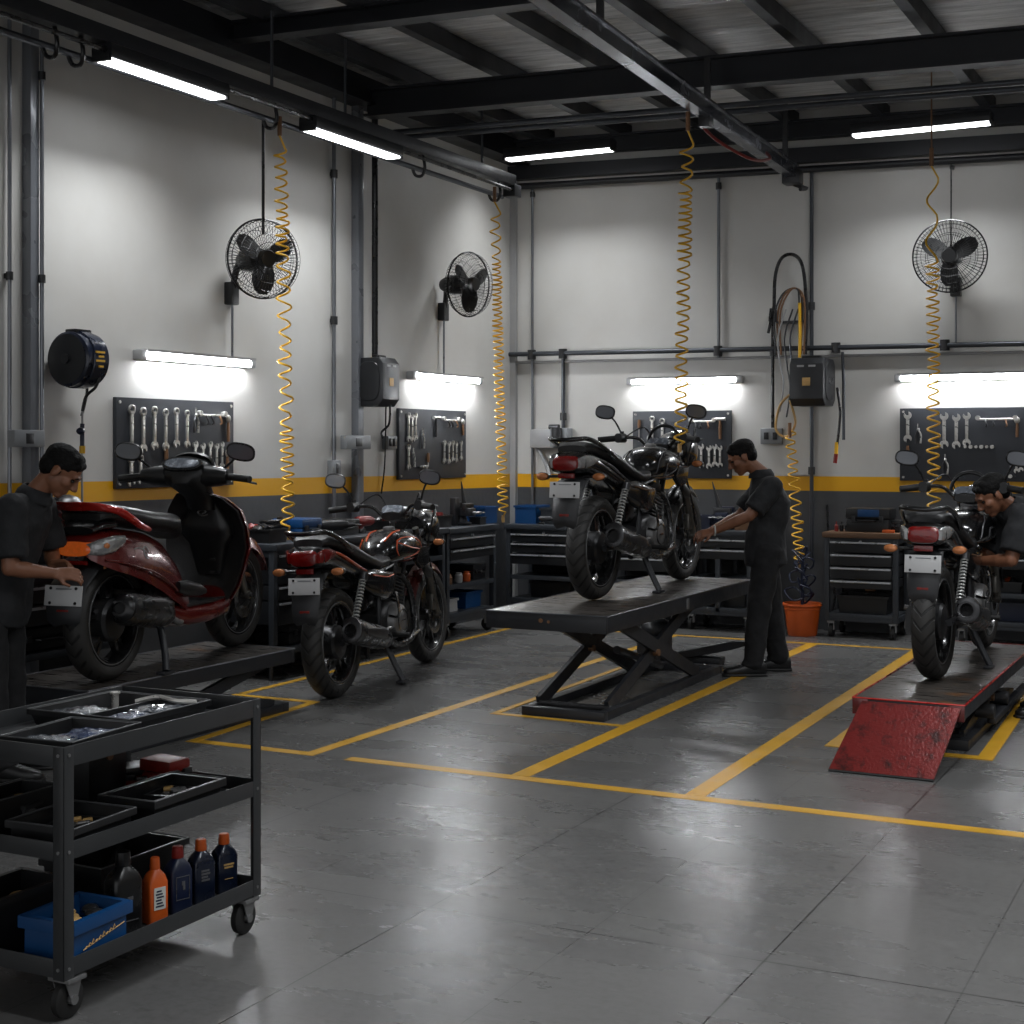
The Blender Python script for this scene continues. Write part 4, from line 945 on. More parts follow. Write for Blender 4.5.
MB().b2((-.07, -.09, 0), (.07, .09, .2), .02).cyl((0, 0, .19), (0, 0, .225), .03).build('body', M['plastic'], t)
MB().cyl((.07, .0, .14), (.078, 0, .14), .014).build('cap', M['copper'], t)
tool_case((3.1, -8.96, ZM), 1.1, .11, .1, .07, 'red', 'small red and black case at the far end of the middle shelf', 'plastic')
tool_case((3.22, -8.945, ZM), 1.5, .09, .13, .1, 'red', 'red box behind the far tray of the middle shelf')
ZB = .132
t = thing('parts_bin', 'blue bin with a rim on the trolley bottom shelf', 'bin', (3.445, -9.6, ZB), .03)
MB().opentop((0, 0, 0), .2, .25, .135, .006, .9, .012).build('bin', M['blue'], t, 0)
MB().b2((.1, -.125, .1), (.104, .125, .135), .001).b2((-.1, -.129, .1), (.1, -.125, .135), .001).build('rim_band', M['blue'], t)
m_ = MB()
for k in range(9): m_.tube([(.098+.0006*k, -.075+.014*k, .05+.003*k), (.0985+.0006*k, -.068+.014*k, .056+.003*k+.004*(k % 3)), (.099+.0006*k, -.062+.014*k, .053+.003*k)], .0018, 5)
m_.tube([(.0968, -.08, .048), (.1012, .09, .082)], .0016, 5); m_.build('script_mark', M['gold'], t)
for k in range(7): MB().ell((-.06+.02*k, -.08+.027*(k*3 % 7), .105+.008*(k % 2)), (.03, .025, .014), (0, 0, k)).build('washer_pack', M['gold' if k % 2 else 'darkmetal'], t)
t = thing('parts_bin', 'tall black bin at the near left of the trolley bottom shelf', 'bin', (3.2, -9.62, ZB), 0)
MB().opentop((0, 0, 0), .2, .3, .175, .006, .92, .012).build('bin', M['plastic'], t, 0)
for k in range(6): MB().ell((-.05+.02*k, -.08+.03*(k*5 % 6), .12), (.03, .02, .012), (0, 0, k)).build('washer_pack', M['gold' if k % 2 else 'darkmetal'], t)
tray((3.2, -9.16, ZB), 0, .26, .42, .17, 'plastic', 'black tray behind the oil bottles on the bottom shelf', .012)
def bottle(loc, rz, w, d, h, mt, cap, label, kind):
    t = thing('oil_bottle', label, 'bottle', loc, rz, 'bottles on the trolley bottom shelf')
    MB().loft([(0, 0, 0, d*.47, w*.47, 6), (.006, 0, 0, d*.5, w*.5, 6), (h*.62, 0, 0, d*.5, w*.5, 6), (h*.72, 0, 0, d*.44, w*.42, 4), (h*.8, 0, 0, d*.3, w*.25, 2.6), (h*.83, 0, 0, d*.24, w*.2, 2)], ax='z', n=32).build('body', M[mt], t)
    MB().lathe([(0, h*.82), (w*.22, h*.82), (w*.24, h*.84), (w*.21, h*.99), (w*.18, h), (0, h)], n=24).build('cap', M[cap], t)
    x = d*.5+.001
    m_ = MB(); 
    if kind == 'red': 
        m_.b2((x-.002, -w*.3, h*.22), (x+.0008, w*.3, h*.56)); m_.build('label', M['white'], t, 0)
        m_ = MB()
        for k in range(6): m_.b2((x-.001, -w*.22+.003*(k % 2), h*(.26+.046*k)), (x+.0014, w*.2-.004*(k % 3), h*(.285+.046*k)))
        m_.build('print', M['bluedark'], t, 0)
    else:
        for a, b, c, d_ in {'plain': ((-.1, .42, .1, .46), (-.08, .34, .06, .37), (-.3, .16, .3, .17)), 'frame': ((-.3, .2, .3, .21), (-.3, .55, .3, .56), (-.31, .2, -.29, .56), (.29, .2, .31, .56), (-.05, .42, .09, .48), (.0, .35, .1, .42)), 'block': ((-.2, .5, .16, .53), (-.2, .45, .2, .48), (-.2, .4, .1, .43), (-.2, .35, .18, .38)), 'gold': ((-.25, .48, .25, .51), (-.22, .43, .2, .46), (-.2, .24, .2, .25))}[kind]:
            MB().b2((x-.002, a*w, b*h), (x+.0008, c*w, d_*h)).build('print', M['gold' if kind == 'gold' else 'greystripe'], t, 0)
bottle((3.43, -9.385, ZB), -.25, .1, .075, .245, 'satin', 'satin', 'large black bottle next to the blue bin on the trolley', 'plain')
bottle((3.455, -9.27, ZB), -.3, .068, .055, .2, 'orange', 'orange', 'orange bottle with white label on the trolley bottom shelf', 'red')
bottle((3.445, -9.15, ZB), -.3, .08, .06, .205, 'bluedark', 'red', 'dark blue bottle with framed label right of the orange bottle', 'frame')
bottle((3.445, -9.035, ZB), -.35, .08, .06, .2, 'reelblue', 'orange', 'navy bottle with orange cap and grey print, second from the far post', 'block')
bottle((3.445, -8.915, ZB), -.35, .078, .06, .19, 'reelblue', 'orange', 'navy bottle with bright orange cap and gold print nearest the far post', 'gold')
# ------------------------------------------------------------------ wheels and motorcycles (local x forward, y left, z up, rear axle over the origin)
def wheel(parent, name, c, r, w, spokes, rim='rim', drum=None, disc=False, tw=None):
    h = bpy.data.objects.new(name, None); COL.objects.link(h); h.parent = parent; h.location = c; h.empty_display_size = .05
    prof = []
    for k in range(15):
        a = -1.15+2.3*k/14; prof.append((r-w*.62+w*.62*math.cos(a)**.8 if abs(a) < 1.5 else r-w, w*.54*math.sin(a)/math.sin(1.15)))
    ri = r*.735
    prof = [(ri, -w*.36), (ri+.012, -w*.46)]+prof+[(ri+.012, w*.46), (ri, w*.36)]
    MB().lathe(prof, (0, 0, 0), 'y', 64, closed=True).build('tyre', M['tyre'], h, 60)
    b = w*.38
    MB().lathe([(ri+.004, -b), (ri+.008, -b-.006), (ri-.012, -b-.004), (ri-.026, -b*.4), (ri-.026, b*.4), (ri-.012, b+.004), (ri+.008, b+.006), (ri+.004, b)], (0, 0, 0), 'y', 64, closed=True).build('rim', M[rim], h)
    for s in (-1, 1): MB().tube([((ri-.002)*math.cos(2*PI*k/56), s*(b+.006), (ri-.002)*math.sin(2*PI*k/56)) for k in range(56)], .0028, 5, closed=True).build('rim_edge', M['alu'], h)
    for k in range(spokes):
        a = 2*PI*k/spokes+.3
        for da in (-.13, .13):
            p0 = V((.04*math.cos(a), 0, .04*math.sin(a))); p1 = V(((ri-.02)*math.cos(a+da), 0, (ri-.02)*math.sin(a+da)))
            u = (p1-p0).normalized(); s = V((-u.z, 0, u.x)); y = V((0, 1, 0))
            MB().rings([[p-s*q-y*t, p+s*q-y*t, p+s*q+y*t, p-s*q+y*t] for p, q, t in ((p0, .013, .02), (p1, .009, .013))]).build('spoke', M[rim], h)
    MB().cyl((0, -.05, 0), (0, .05, 0), .05, n=24).cyl((0, -.11, 0), (0, .11, 0), .012, n=12).build('hub', M['darkmetal'], h)
    if drum: MB().lathe([(0, -.062), (.03, -.062), (.085, -.054), (.098, -.04), (.1, .0), (.1, .04), (0, .05)], (0, 0, 0), 'y', 36).build('brake_drum', M[drum], h)
    if disc:
        o = MB().lathe([(.075, -.068), (.12, -.068), (.12, -.064), (.075, -.064)], (0, 0, 0), 'y', 40).build('brake_disc', M['chrome'], h)
    return h
def mirror(parent, base, mid, head, yaw, rx=.068, rz_=.043, glass='mirror'):
    m = MB().tube([base, mid, head], .0065, 8, res=5).build('mirror', M['satin'], parent)
    E = Matrix.Translation(head) @ Euler((.15, .12*(1 if head[1] > 0 else -1), yaw)).to_matrix().to_4x4(); X = lambda p: E @ p
    MB().loft([(-.012, 0, 0, rx, rz_, 2.6), (-.008, 0, 0, rx+.004, rz_+.004, 2.6), (.012, 0, 0, rx*.9, rz_*.9, 2.6), (.03, 0, 0, rx*.4, rz_*.4, 2.4)], n=28).build('shell', M['satin'], m, xf=X)
    MB().loft([(-.0135, 0, 0, rx-.006, rz_-.006, 2.6), (-.011, 0, 0, rx-.005, rz_-.005, 2.6)], n=28).build('glass', M[glass], m, xf=X)
def plate(parent, c, w, h, tilt):
    E = Matrix.Translation(c) @ Euler((0, tilt, 0)).to_matrix().to_4x4(); X = lambda p: E @ p
    p = MB().b2((-.003, -w/2, -h/2), (.003, w/2, h/2), .002).build('number_plate', M['plate'], parent, xf=X)
    for y in (-.34, .34):
        for z in (-.36, .36): MB().cyl((-.006, y*w, z*h), (0, y*w, z*h), .007, n=10).build('plate_bolt', M['satin'], p, xf=X)
    MB().b2((-.0042, -w*.22, h*.3), (-.0028, w*.2, h*.36)).build('plate_print', M['box'], p, xf=X)
def indicator(parent, a, b):
    s = 1 if b[1] > 0 else -1
    o = MB().cyl(a, b, .009, n=10).build('indicator', M['satin'], parent)
    MB().loft([(b[0]-.02, b[1]+s*.02, b[2], .04, .024, 2), (b[0]+.02, b[1]+s*.02, b[2], .034, .02, 2)], n=20).build('housing', M['satin'], o)
    MB().loft([(b[0]-.036, b[1]+s*.02, b[2], .02, .012, 2), (b[0]-.03, b[1]+s*.02, b[2], .034, .02, 2), (b[0]-.018, b[1]+s*.02, b[2], .038, .022, 2)], n=20).build('lens', M['amber'], o)
def spring(p0, p1, r, turns, th):
    a = V(p0); b = V(p1); d = b-a; t = d.normalized(); u = t.cross(V((0, 1, 0))).normalized(); w = t.cross(u); n = turns*12
    return MB().tube([a+d*(i/n)+u*r*math.cos(2*PI*i/12)+w*r*math.sin(2*PI*i/12) for i in range(n+1)], th, 6)
def motorcycle(label, loc, rz, s, kx, tank='blackpaint', stripe=None, fender='satin', visor=True, tail='taillens', silver=True, tf=.7, tz=0, bz=0, bdx=-.1, bw=.88, drop=.05):
    t = thing('motorcycle', label, 'motorcycle', loc, rz, None, s)
    def X(p):
        p = V(p); x = p.x
        if x < 0 and (p.z > .5 or (abs(p.y) < .15 and p.z > .36)): x *= tf
        z = p.z+(tz*min(1, max(0, (.45-p.x)/.45))*min(1, max(0, (p.z-.4)/.2)) if p.x < .45 else 0)
        z -= drop*min(1, max(0, (p.x-.02)/.4))*min(1, max(0, (p.z-.62)/.2))*(1 if p.x < 1.02 else max(0, 1-(p.x-1.02)/.06))
        return V((x*kx, p.y, z))
    XB = lambda p: V(((p.x+bdx)*kx, p.y*bw, p.z+bz)); W = 1.3*kx; RW = .31
    BB = lambda m, n, mt, sm=38, par=None: m.build(n, M[mt], par or t, sm, xf=XB)
    B = lambda m, n, mt, sm=38, par=None: m.build(n, M[mt], par or t, sm, xf=X)
    wheel(t, 'rear_wheel', (0, 0, RW), RW, .115, 5, drum='darkmetal')
    wheel(t, 'front_wheel', (W, 0, RW), RW, .092, 5, disc=True)
    # tail, seat, rack
    tc = B(MB().loft([(-.47, 0, .765, .085, .045), (-.44, 0, .77, .118, .062), (-.33, 0, .775, .128, .068), (-.15, 0, .745, .125, .062), (.1, 0, .69, .118, .06), (.32, 0, .655, .105, .05), (.4, 0, .65, .085, .035)], n=28, e=2.8), 'tail_cowl', tank)
    for sy in (-1, 1):
        B(MB().tube([(-.32, sy*.124, .80), (-.12, sy*.127, .765), (.12, sy*.119, .71), (.32, sy*.106, .67)], lambda f: .004+.005*math.sin(PI*f), 6, res=4), 'tail_stripe', stripe or 'greystripe', par=tc)
    B(MB().loft([(-.494, 0, .762, .066, .03, 3.6), (-.489, 0, .763, .076, .038, 3.6), (-.45, 0, .772, .09, .047, 3.4), (-.42, 0, .775, .095, .048, 3)], n=28), 'tail_light', tail)
    for sy in (-1, 1): B(MB().loft([(-.474, sy*.086, .768, .012, .028, 2.6), (-.43, sy*.108, .776, .014, .038, 2.4), (-.36, sy*.124, .782, .01, .03, 2.2), (-.27, sy*.131, .785, .003, .012, 2)], n=16), 'side_lens', 'clear' if silver else 'taillens')
    B(MB().loft([(-.37, 0, .845, .09, .025), (-.3, 0, .855, .115, .036), (-.1, 0, .84, .125, .04), (.12, 0, .80, .13, .045), (.24, 0, .775, .135, .045), (.42, 0, .755, .13, .045), (.56, 0, .765, .11, .05), (.63, 0, .79, .085, .045)], n=26, e=2.8), 'seat', 'seat', 60)
    B(MB().tube([(.02, .135, .79), (-.2, .14, .86), (-.4, .12, .905), (-.475, .08, .905), (-.49, 0, .9), (-.475, -.08, .905), (-.4, -.12, .905), (-.2, -.14, .86), (.02, -.135, .79)], .014, 10, res=6), 'grab_rail', 'blackpaint', 60)
    B(MB().b2((-.47, -.05, .68), (-.44, .05, .71), .006), 'reflector', 'taillens')
    # rear mudguard with flap
    m_ = MB(); rs = []
    for px, pz, hw in ((-.12, .68, .075), (-.28, .69, .085), (-.38, .655, .092), (-.44, .6, .088), (-.475, .53, .084), (-.485, .47, .076), (-.48, .445, .056)):
        rs.append([V((px, -hw, pz-.012)), V((px-.01, -hw*.9, pz+.006)), V((px-.014, 0, pz+.012)), V((px-.01, hw*.9, pz+.006)), V((px, hw, pz-.012)), V((px+.008, hw*.85, pz-.012)), V((px+.006, 0, pz)), V((px+.008, -hw*.85, pz-.012))])
    mg = B(m_.rings(rs), 'rear_mudguard', 'mudguard', 60)
    B(MB().b2((-.497, -.03, .49), (-.484, .03, .502), .003), 'flap_mark', 'red', par=mg)
    plate(t, X((-.485, 0, .615)), .188, .092, .12)
    for sy in (-1, 1): indicator(t, X((-.36, sy*.07, .69)), X((-.37, sy*.158, .69)))
    # tank
    tm = MB().loft([(.56, 0, .79, .07, .07), (.6, 0, .815, .105, .095), (.68, 0, .84, .142, .115), (.8, 0, .845, .16, .125), (.92, 0, .835, .155, .12), (1.01, 0, .82, .12, .1), (1.06, 0, .82, .07, .07)], n=32, e=2.5)
    bv = BVHTree.FromBMesh(tm.bm)
    tk = B(tm, 'fuel_tank', tank, 60)
    def decal(pts, th, mt):
        for sy in (-1, 1):
            out = []
            for x, z in smooth_pts([(a, 0, b) for a, b in pts], 6) and [(p.x, p.z) for p in smooth_pts([(a, 0, b) for a, b in pts], 6)]:
                h = bv.ray_cast(V((x, sy*.5, z)), V((0, -sy, 0)))
                if h[0] is not None: out.append(h[0]+V((0, sy*.001, 0)))
            if len(out) > 2: B(MB().tube(out, th, 6), 'tank_stripe', mt, par=tk)
    if stripe:
        decal([(.66, .9), (.72, .915), (.86, .905), (.98, .84)], .0042, stripe); decal([(.66, .9), (.64, .85), (.655, .8)], .0038, stripe)
        decal([(.66, .885), (.78, .85), (.9, .825), (.72, .77)], .004, stripe); decal([(.72, .77), (.86, .8), (1.0, .82)], .0038, stripe); decal([(.76, .745), (.88, .77), (.98, .8)], .004, 'red')
        B(MB().tube([(.6, -.06, .9), (.68, -.075, .945), (.78, -.08, .958)], .006, 6, res=4), 'tank_stripe', stripe, par=tk)
        B(MB().tube([(.6, .06, .9), (.68, .075, .945), (.78, .08, .958)], .006, 6, res=4), 'tank_stripe', stripe, par=tk)
    else:
        decal([(.63, .79), (.66, .88), (.74, .93), (.86, .91), (1.0, .84)], .0045, 'greystripe'); decal([(.72, .77), (.74, .86), (.86, .83), (.74, .755)], .005, 'greystripe')
        decal([(.66, .745), (.8, .75), (.95, .79)], .006, 'copper')
    B(MB().lathe([(0, 0), (.036, 0), (.036, .012), (.02, .018), (0, .018)], (.8, 0, .966), n=24), 'fuel_cap', 'alu', par=tk)
    for sy in (-1, 1):   # tank shroud and side panel
        B(MB().prism([(.9, .84), (1.06, .8), (1.03, .69), (.92, .66), (.84, .74)], (0, sy*.145, 0), (1, 0, 0), (0, 0, 1), .03, .008), 'shroud', tank)
        sp = B(MB().loft([(.2, sy*.095, .63, .02, .05), (.3, sy*.115, .62, .03, .085), (.42, sy*.12, .6, .035, .1), (.54, sy*.11, .6, .03, .085), (.62, sy*.1, .63, .02, .04)], n=20, e=3), 'side_panel', tank)
        B(MB().tube([(.26, sy*.148, .655), (.4, sy*.157, .645), (.54, sy*.142, .655)], .005, 6, res=3), 'panel_stripe', stripe or 'copper', par=sp)
    # frame, engine
    m_ = MB()
    m_.tube([(1.04, 0, .86), (.96, 0, .6), (.92, 0, .36), (.84, 0, .24), (.5, 0, .22)], .02, 10, res=4)
    for sy in (-1, 1): m_.tube([(1.0, sy*.03, .82), (.6, sy*.09, .72), (.2, sy*.1, .68), (-.25, sy*.09, .72)], .014, 8, res=3).tube([(.46, sy*.09, .72), (.4, sy*.1, .4), (.44, sy*.09, .24)], .015, 8, res=3)
    B(m_, 'frame', 'steel_black')
    m_ = MB().loft([(.42, 0, .34, .09, .08), (.48, 0, .35, .11, .115), (.62, 0, .36, .115, .13), (.76, 0, .35, .1, .11), (.84, 0, .35, .07, .07)], n=20, e=3.5)
    eng = B(m_, 'engine', 'darkmetal', 30)
    m_ = MB(); ax = V((.28, 0, 1)).normalized()
    for k in range(9):
        c = V((.7, 0, .45))+ax*(.022*k); m_.box(c, (.15 if k < 7 else .13, .17 if k < 7 else .14, .009), (0, .27, 0), .002)
    m_.cyl((.69, 0, .42), V((.7, 0, .45))+ax*.21, .055, n=20)
    B(m_, 'cylinder', 'darkmetal', 30, eng)
    B(MB().box((.768, 0, .67), (.12, .13, .06), (0, .27, 0), .014), 'cylinder_head', 'darkmetal', par=eng)
    B(MB().lathe([(0, -.165), (.07, -.162), (.095, -.15), (.105, -.125), (.108, -.1), (0, -.09)], (.6, 0, .36), 'y', 32), 'clutch_cover', 'alu', par=eng)
    B(MB().lathe([(.062, -.1665), (.07, -.1645), (.07, -.161)], (.6, 0, .36), 'y', 32, closed=True).b2((.57, -.169, .355), (.63, -.164, .367), .002), 'cover_emblem', 'chrome', par=eng)
    B(MB().lathe([(0, .15), (.07, .148), (.09, .13), (.09, .1), (0, .09)], (.66, 0, .36), 'y', 28), 'magneto_cover', 'darkmetal', par=eng)
    B(MB().b2((.36, -.03, .44), (.5, .05, .56), .02), 'air_box', 'satin'); B(MB().tube([(.5, .0, .52), (.64, 0, .56)], .028), 'carburettor', 'alu')
    B(MB().tube([(.5, -.12, .4), (.48, -.19, .4), (.455, -.2, .5), (.45, -.19, .55)], .008, 8, res=4), 'kick_lever', 'chrome')
    for sy in (-1, 1):
        B(MB().cyl((.5, sy*.1, .285), (.5, sy*.25, .285), .015, n=12), 'footpeg', 'rubber'); B(MB().cyl((.26, sy*.1, .33), (.24, sy*.22, .35), .013, n=12), 'footpeg', 'alu')
    B(MB().tube([(.56, -.17, .27), (.68, -.19, .26), (.76, -.19, .28)], .008, 8, res=3), 'brake_pedal', 'chrome')
    B(MB().tube([(.42, -.03, .3), (.36, -.19, .34), (.28, -.21, .35), (.22, -.2, .3)], .009, 8, res=3), 'peg_bracket', 'alu')
    # exhaust
    B(MB().tube([(.83, -.04, .62), (.92, -.06, .54), (.92, -.09, .36), (.82, -.12, .24), (.6, -.14, .215), (.44, -.16, .25), (.3, -.17, .285)], .019, 10, res=5), 'exhaust_pipe', 'exhaust')
    mf = B(MB().tube([(.34, -.175, .275), (.3, -.178, .285), (.2, -.19, .31), (-.02, -.2, .36), (-.13, -.205, .385), (-.16, -.206, .392)], lambda f: .026+.042*min(1, f*3.2) if f < .9 else .066, 24), 'muffler', 'exhaust', 50)
    B(MB().lathe([(.03, 0), (.03, .03), (.05, .04), (.066, .03), (.067, 0)], (0, 0, 0), 'x', 28).tube([(-.02, 0, 0), (.05, 0, 0)], .036, 20), 'muffler_tip', 'satin', par=mf) if False else None
    d = V((-.11, -.005, .025)).normalized(); e0 = V((-.155, -.206, .391))
    q = d.to_track_quat('Z', 'Y').to_matrix()
    m_ = MB().lathe([(.036, -.02), (.066, -.012), (.07, .0), (.066, .022), (.045, .03), (.034, .028), (.03, -.01)], n=28)
    for v in m_.bm.verts: v.co = q @ v.co + e0
    B(m_, 'muffler_tip', 'exhaust', par=mf)
    m_ = MB().lathe([(0, 0), (.033, 0), (.033, .004), (0, .004)], n=24)
    for v in m_.bm.verts: v.co = q @ v.co + e0
    B(m_, 'muffler_bore', 'dark', par=mf)
    B(MB().loft([(.27, -.222, .315, .008, .028, 2), (.16, -.255, .335, .008, .034, 2), (.0, -.268, .365, .008, .03, 2), (-.1, -.27, .385, .006, .018, 2)], n=16), 'heat_shield', 'darkmetal', par=mf)
    # swing arm, shocks, chain case, centre stand
    for sy in (-1, 1):
        B(MB().tube([(.42, sy*.085, .31), (0, sy*.09, .31), (-.05, sy*.09, .31)], .018, 8), 'swing_arm', 'steel_black')
        sh = B(MB().tube([(.02, sy*.12, .36), (.18, sy*.125, .66)], .011, 10).cyl((.02, sy*.12, .345), (.045, sy*.121, .4), .022, n=14).cyl((.165, sy*.125, .62), (.18, sy*.125, .665), .026, n=14), 'shock_absorber', 'darkmetal')
        B(spring((.038, sy*.121, .395), (.168, sy*.125, .63), .0175, 15, .0042), 'spring', 'springwhite', par=sh)
        B(MB().tube([(.5, sy*.09, .23), (.5, sy*.15, .1), (.5, sy*.195, .014)], .019, 8, res=3).b2((.46, sy*.195-.02, 0), (.54, sy*.195+.03, .014), .003), 'centre_stand', 'steel_black')
    B(MB().loft([(-.06, .12, .31, .02, .075, 4), (.2, .12, .32, .02, .06, 4), (.5, .12, .35, .02, .07, 4)], n=16), 'chain_case', 'satin')
    # fork, bars, headlight
    f0 = V((1.03, 0, .90)); f1 = V((1.3, 0, .31))
    for sy in (-1, 1):
        y = V((0, sy*.085, 0)); m = f0+(f1-f0)*.5
        fk = B(MB().cyl(f0+y+(f0-f1)*.1, m+y, .021, n=14), 'fork', 'stand')
        B(MB().cyl(m+y, f1+y+V((.0, 0, 0)), .026, .022, 16).cyl(f1+y-V((0, .02, 0)), f1+y+V((0, .02, 0)), .028, n=14), 'fork_leg', 'stand', par=fk)
    B(MB().box((1.035, 0, .9), (.07, .23, .03), (0, .42, 0), .008).box((1.08, 0, .79), (.07, .23, .035), (0, .42, 0), .008), 'fork_yoke', 'steel_black')
    m_ = MB(); rs = []; 
    for k in range(11):
        a = math.radians(48+k*10.5); hw = .052
        rr_ = RW+.025; rs.append([V((1.3*kx+rr_*math.cos(a), -hw, .31+rr_*math.sin(a)-.03)), V((1.3*kx+(rr_+.012)*math.cos(a), -hw*.6, .31+(rr_+.012)*math.sin(a))), V((1.3*kx+(rr_+.016)*math.cos(a), 0, .31+(rr_+.016)*math.sin(a))), V((1.3*kx+(rr_+.012)*math.cos(a), hw*.6, .31+(rr_+.012)*math.sin(a))), V((1.3*kx+rr_*math.cos(a), hw, .31+rr_*math.sin(a)-.03)), V((1.3*kx+(rr_+.004)*math.cos(a), hw*.6, .31+(rr_+.004)*math.sin(a))), V((1.3*kx+(rr_+.004)*math.cos(a), -hw*.6, .31+(rr_+.004)*math.sin(a)))])
    m_.rings(rs).build('front_fender', M[fender], t, 60)
    bars = [(.88, .36, 1.02), (.93, .28, 1.03), (1.0, .16, 1.03), (1.03, .08, .97), (1.02, 0, .955), (1.03, -.08, .97), (1.0, -.16, 1.03), (.93, -.28, 1.03), (.88, -.36, 1.02)]
    hb = BB(MB().tube(bars, .012, 10, res=5), 'handlebar', 'blackpaint', 60)
    for sy in (-1, 1):
        BB(MB().tube([(.93, sy*.27, 1.03), (.85, sy*.395, 1.017)], .02, 12), 'grip', 'rubber', par=hb)
        BB(MB().loft([(.9, sy*.26, 1.03, .03, .032), (.97, sy*.25, 1.03, .03, .032)], n=14).cyl((.94, sy*.25, 1.05), (.94, sy*.25, 1.075), .016), 'switch_gear', 'plastic', par=hb)
        BB(MB().tube([(.98, sy*.25, 1.03), (.97, sy*.31, 1.03), (.92, sy*.4, 1.02)], .006, 8, res=4), 'lever', 'alu' if sy < 0 else 'satin', par=hb)
        mirror(t, XB(V((.95, sy*.26, 1.06))), XB(V((.93, sy*.3, 1.14))), XB(V((.9, sy*.36, 1.2))), 0)
        BB(MB().tube([(.98, sy*.24, 1.04), (1.12, sy*.16, 1.1), (1.13, sy*.08, .95), (1.0, sy*.04, .8)], .005, 6, res=6), 'control_cable', 'satin')
    ic = BB(MB().loft([(1.0, 0, .965, .075, .025, 3), (1.04, 0, .975, .098, .042, 3), (1.12, 0, .975, .095, .048, 3), (1.17, 0, .96, .07, .04, 3)], n=26), 'instrument_cluster', 'satin')
    E = Matrix.Translation((1.03, 0, 1.0)) @ Euler((0, .6, 0)).to_matrix().to_4x4()
    m_ = MB().loft([(-.008, 0, 0, .085, .034, 3), (-.016, 0, 0, .078, .03, 3)], n=28)
    for v in m_.bm.verts: v.co = E @ v.co
    BB(m_, 'gauge_face', 'gauge', par=ic)
    m_ = MB().loft([(1.1, 0, .885, .1, .09, 2.3), (1.16, 0, .885, .13, .125, 2.3), (1.26, 0, .89, .13, .135, 2.3), (1.33, 0, .885, .112, .112, 2.3)], n=28)
    hl = B(m_, 'headlight_cowl', tank, 60)
    B(MB().loft([(1.33, 0, .885, .1, .098, 2.2), (1.355, 0, .885, .08, .075, 2.2), (1.365, 0, .885, .03, .03, 2)], n=28), 'headlight', 'clear', par=hl)
    if visor == 'hoop':
        BB(MB().tube([(1.12, .13*math.cos(PI*k/14), 1.0+.115*math.sin(PI*k/14)) for k in range(15)], .012, 10).tube([(1.12, .13, 1.0), (1.12, 0, .985), (1.12, -.13, 1.0)], .012, 10), 'visor', 'satin', par=hl)
    elif visor:
        rs = []
        for k in range(13):
            a = PI*k/12; y = .13*math.cos(a); z = 1.02+.115*math.sin(a); x = 1.13-.03*math.sin(a)
            rs.append([V((x, y, z)), V((x+.012, y*1.05, z+.012)), V((x+.11, y*.95, .98+.03*math.sin(a))), V((x+.1, y*.88, .97+.03*math.sin(a)))])
        BB(MB().rings(rs), 'visor', tank, par=hl)
    for sy in (-1, 1): indicator(t, (1.14*kx, sy*.1, .8), (1.14*kx, sy*.17, .8))
    B(MB().loft([(1.06, -.105, .66, .012, .05, 2), (1.1, -.11, .62, .02, .05, 2), (1.16, -.115, .6, .01, .03, 2)], n=14), 'brake_hose_clip', 'plastic')
    B(MB().tube([(.95, -.25, 1.03), (1.14, -.16, 1.0), (1.12, -.115, .75), (1.22, -.12, .52), (1.27, -.12, .38)], .006, 6, res=6), 'brake_hose', 'satin')
    B(MB().b2((1.2, -.1, .35), (1.27, -.055, .46), .012), 'brake_caliper', 'stand')
    return t
def face(x0, y0, x1, y1): return math.atan2(y1-y0, x1-x0)
motorcycle('black motorcycle with orange tank stripes parked on its centre stand on the floor', (1.22, -4.93, .004), face(1.2, -4.95, .95, -3.35), 1.13, 1.12, 'blackpaint', 'orangestripe', 'darkred', False, 'taillens', False, .6, .04, .02, bdx=-.16, drop=.06).rotation_euler.x = math.radians(-2.6)
motorcycle('black motorcycle with grey decals raised on the black scissor lift', (2.68, -4.12, .623), face(2.68, -4.2, 2.68, -2.5), 1.08, 1.14, 'blackpaint', None, 'satin', 'hoop', 'taillens', True, .76, .05, -.06, drop=.05)
motorcycle('black motorcycle seen from behind on the red edged ramp lift at the right', (4.9, -4.5, .323), face(4.9, -4.53, 4.93, -3.05), 1.03, 1.08, 'blackpaint', None, 'satin', 'hoop', 'taillens', True, .52, .02, -.02, bdx=-.2, drop=.085)
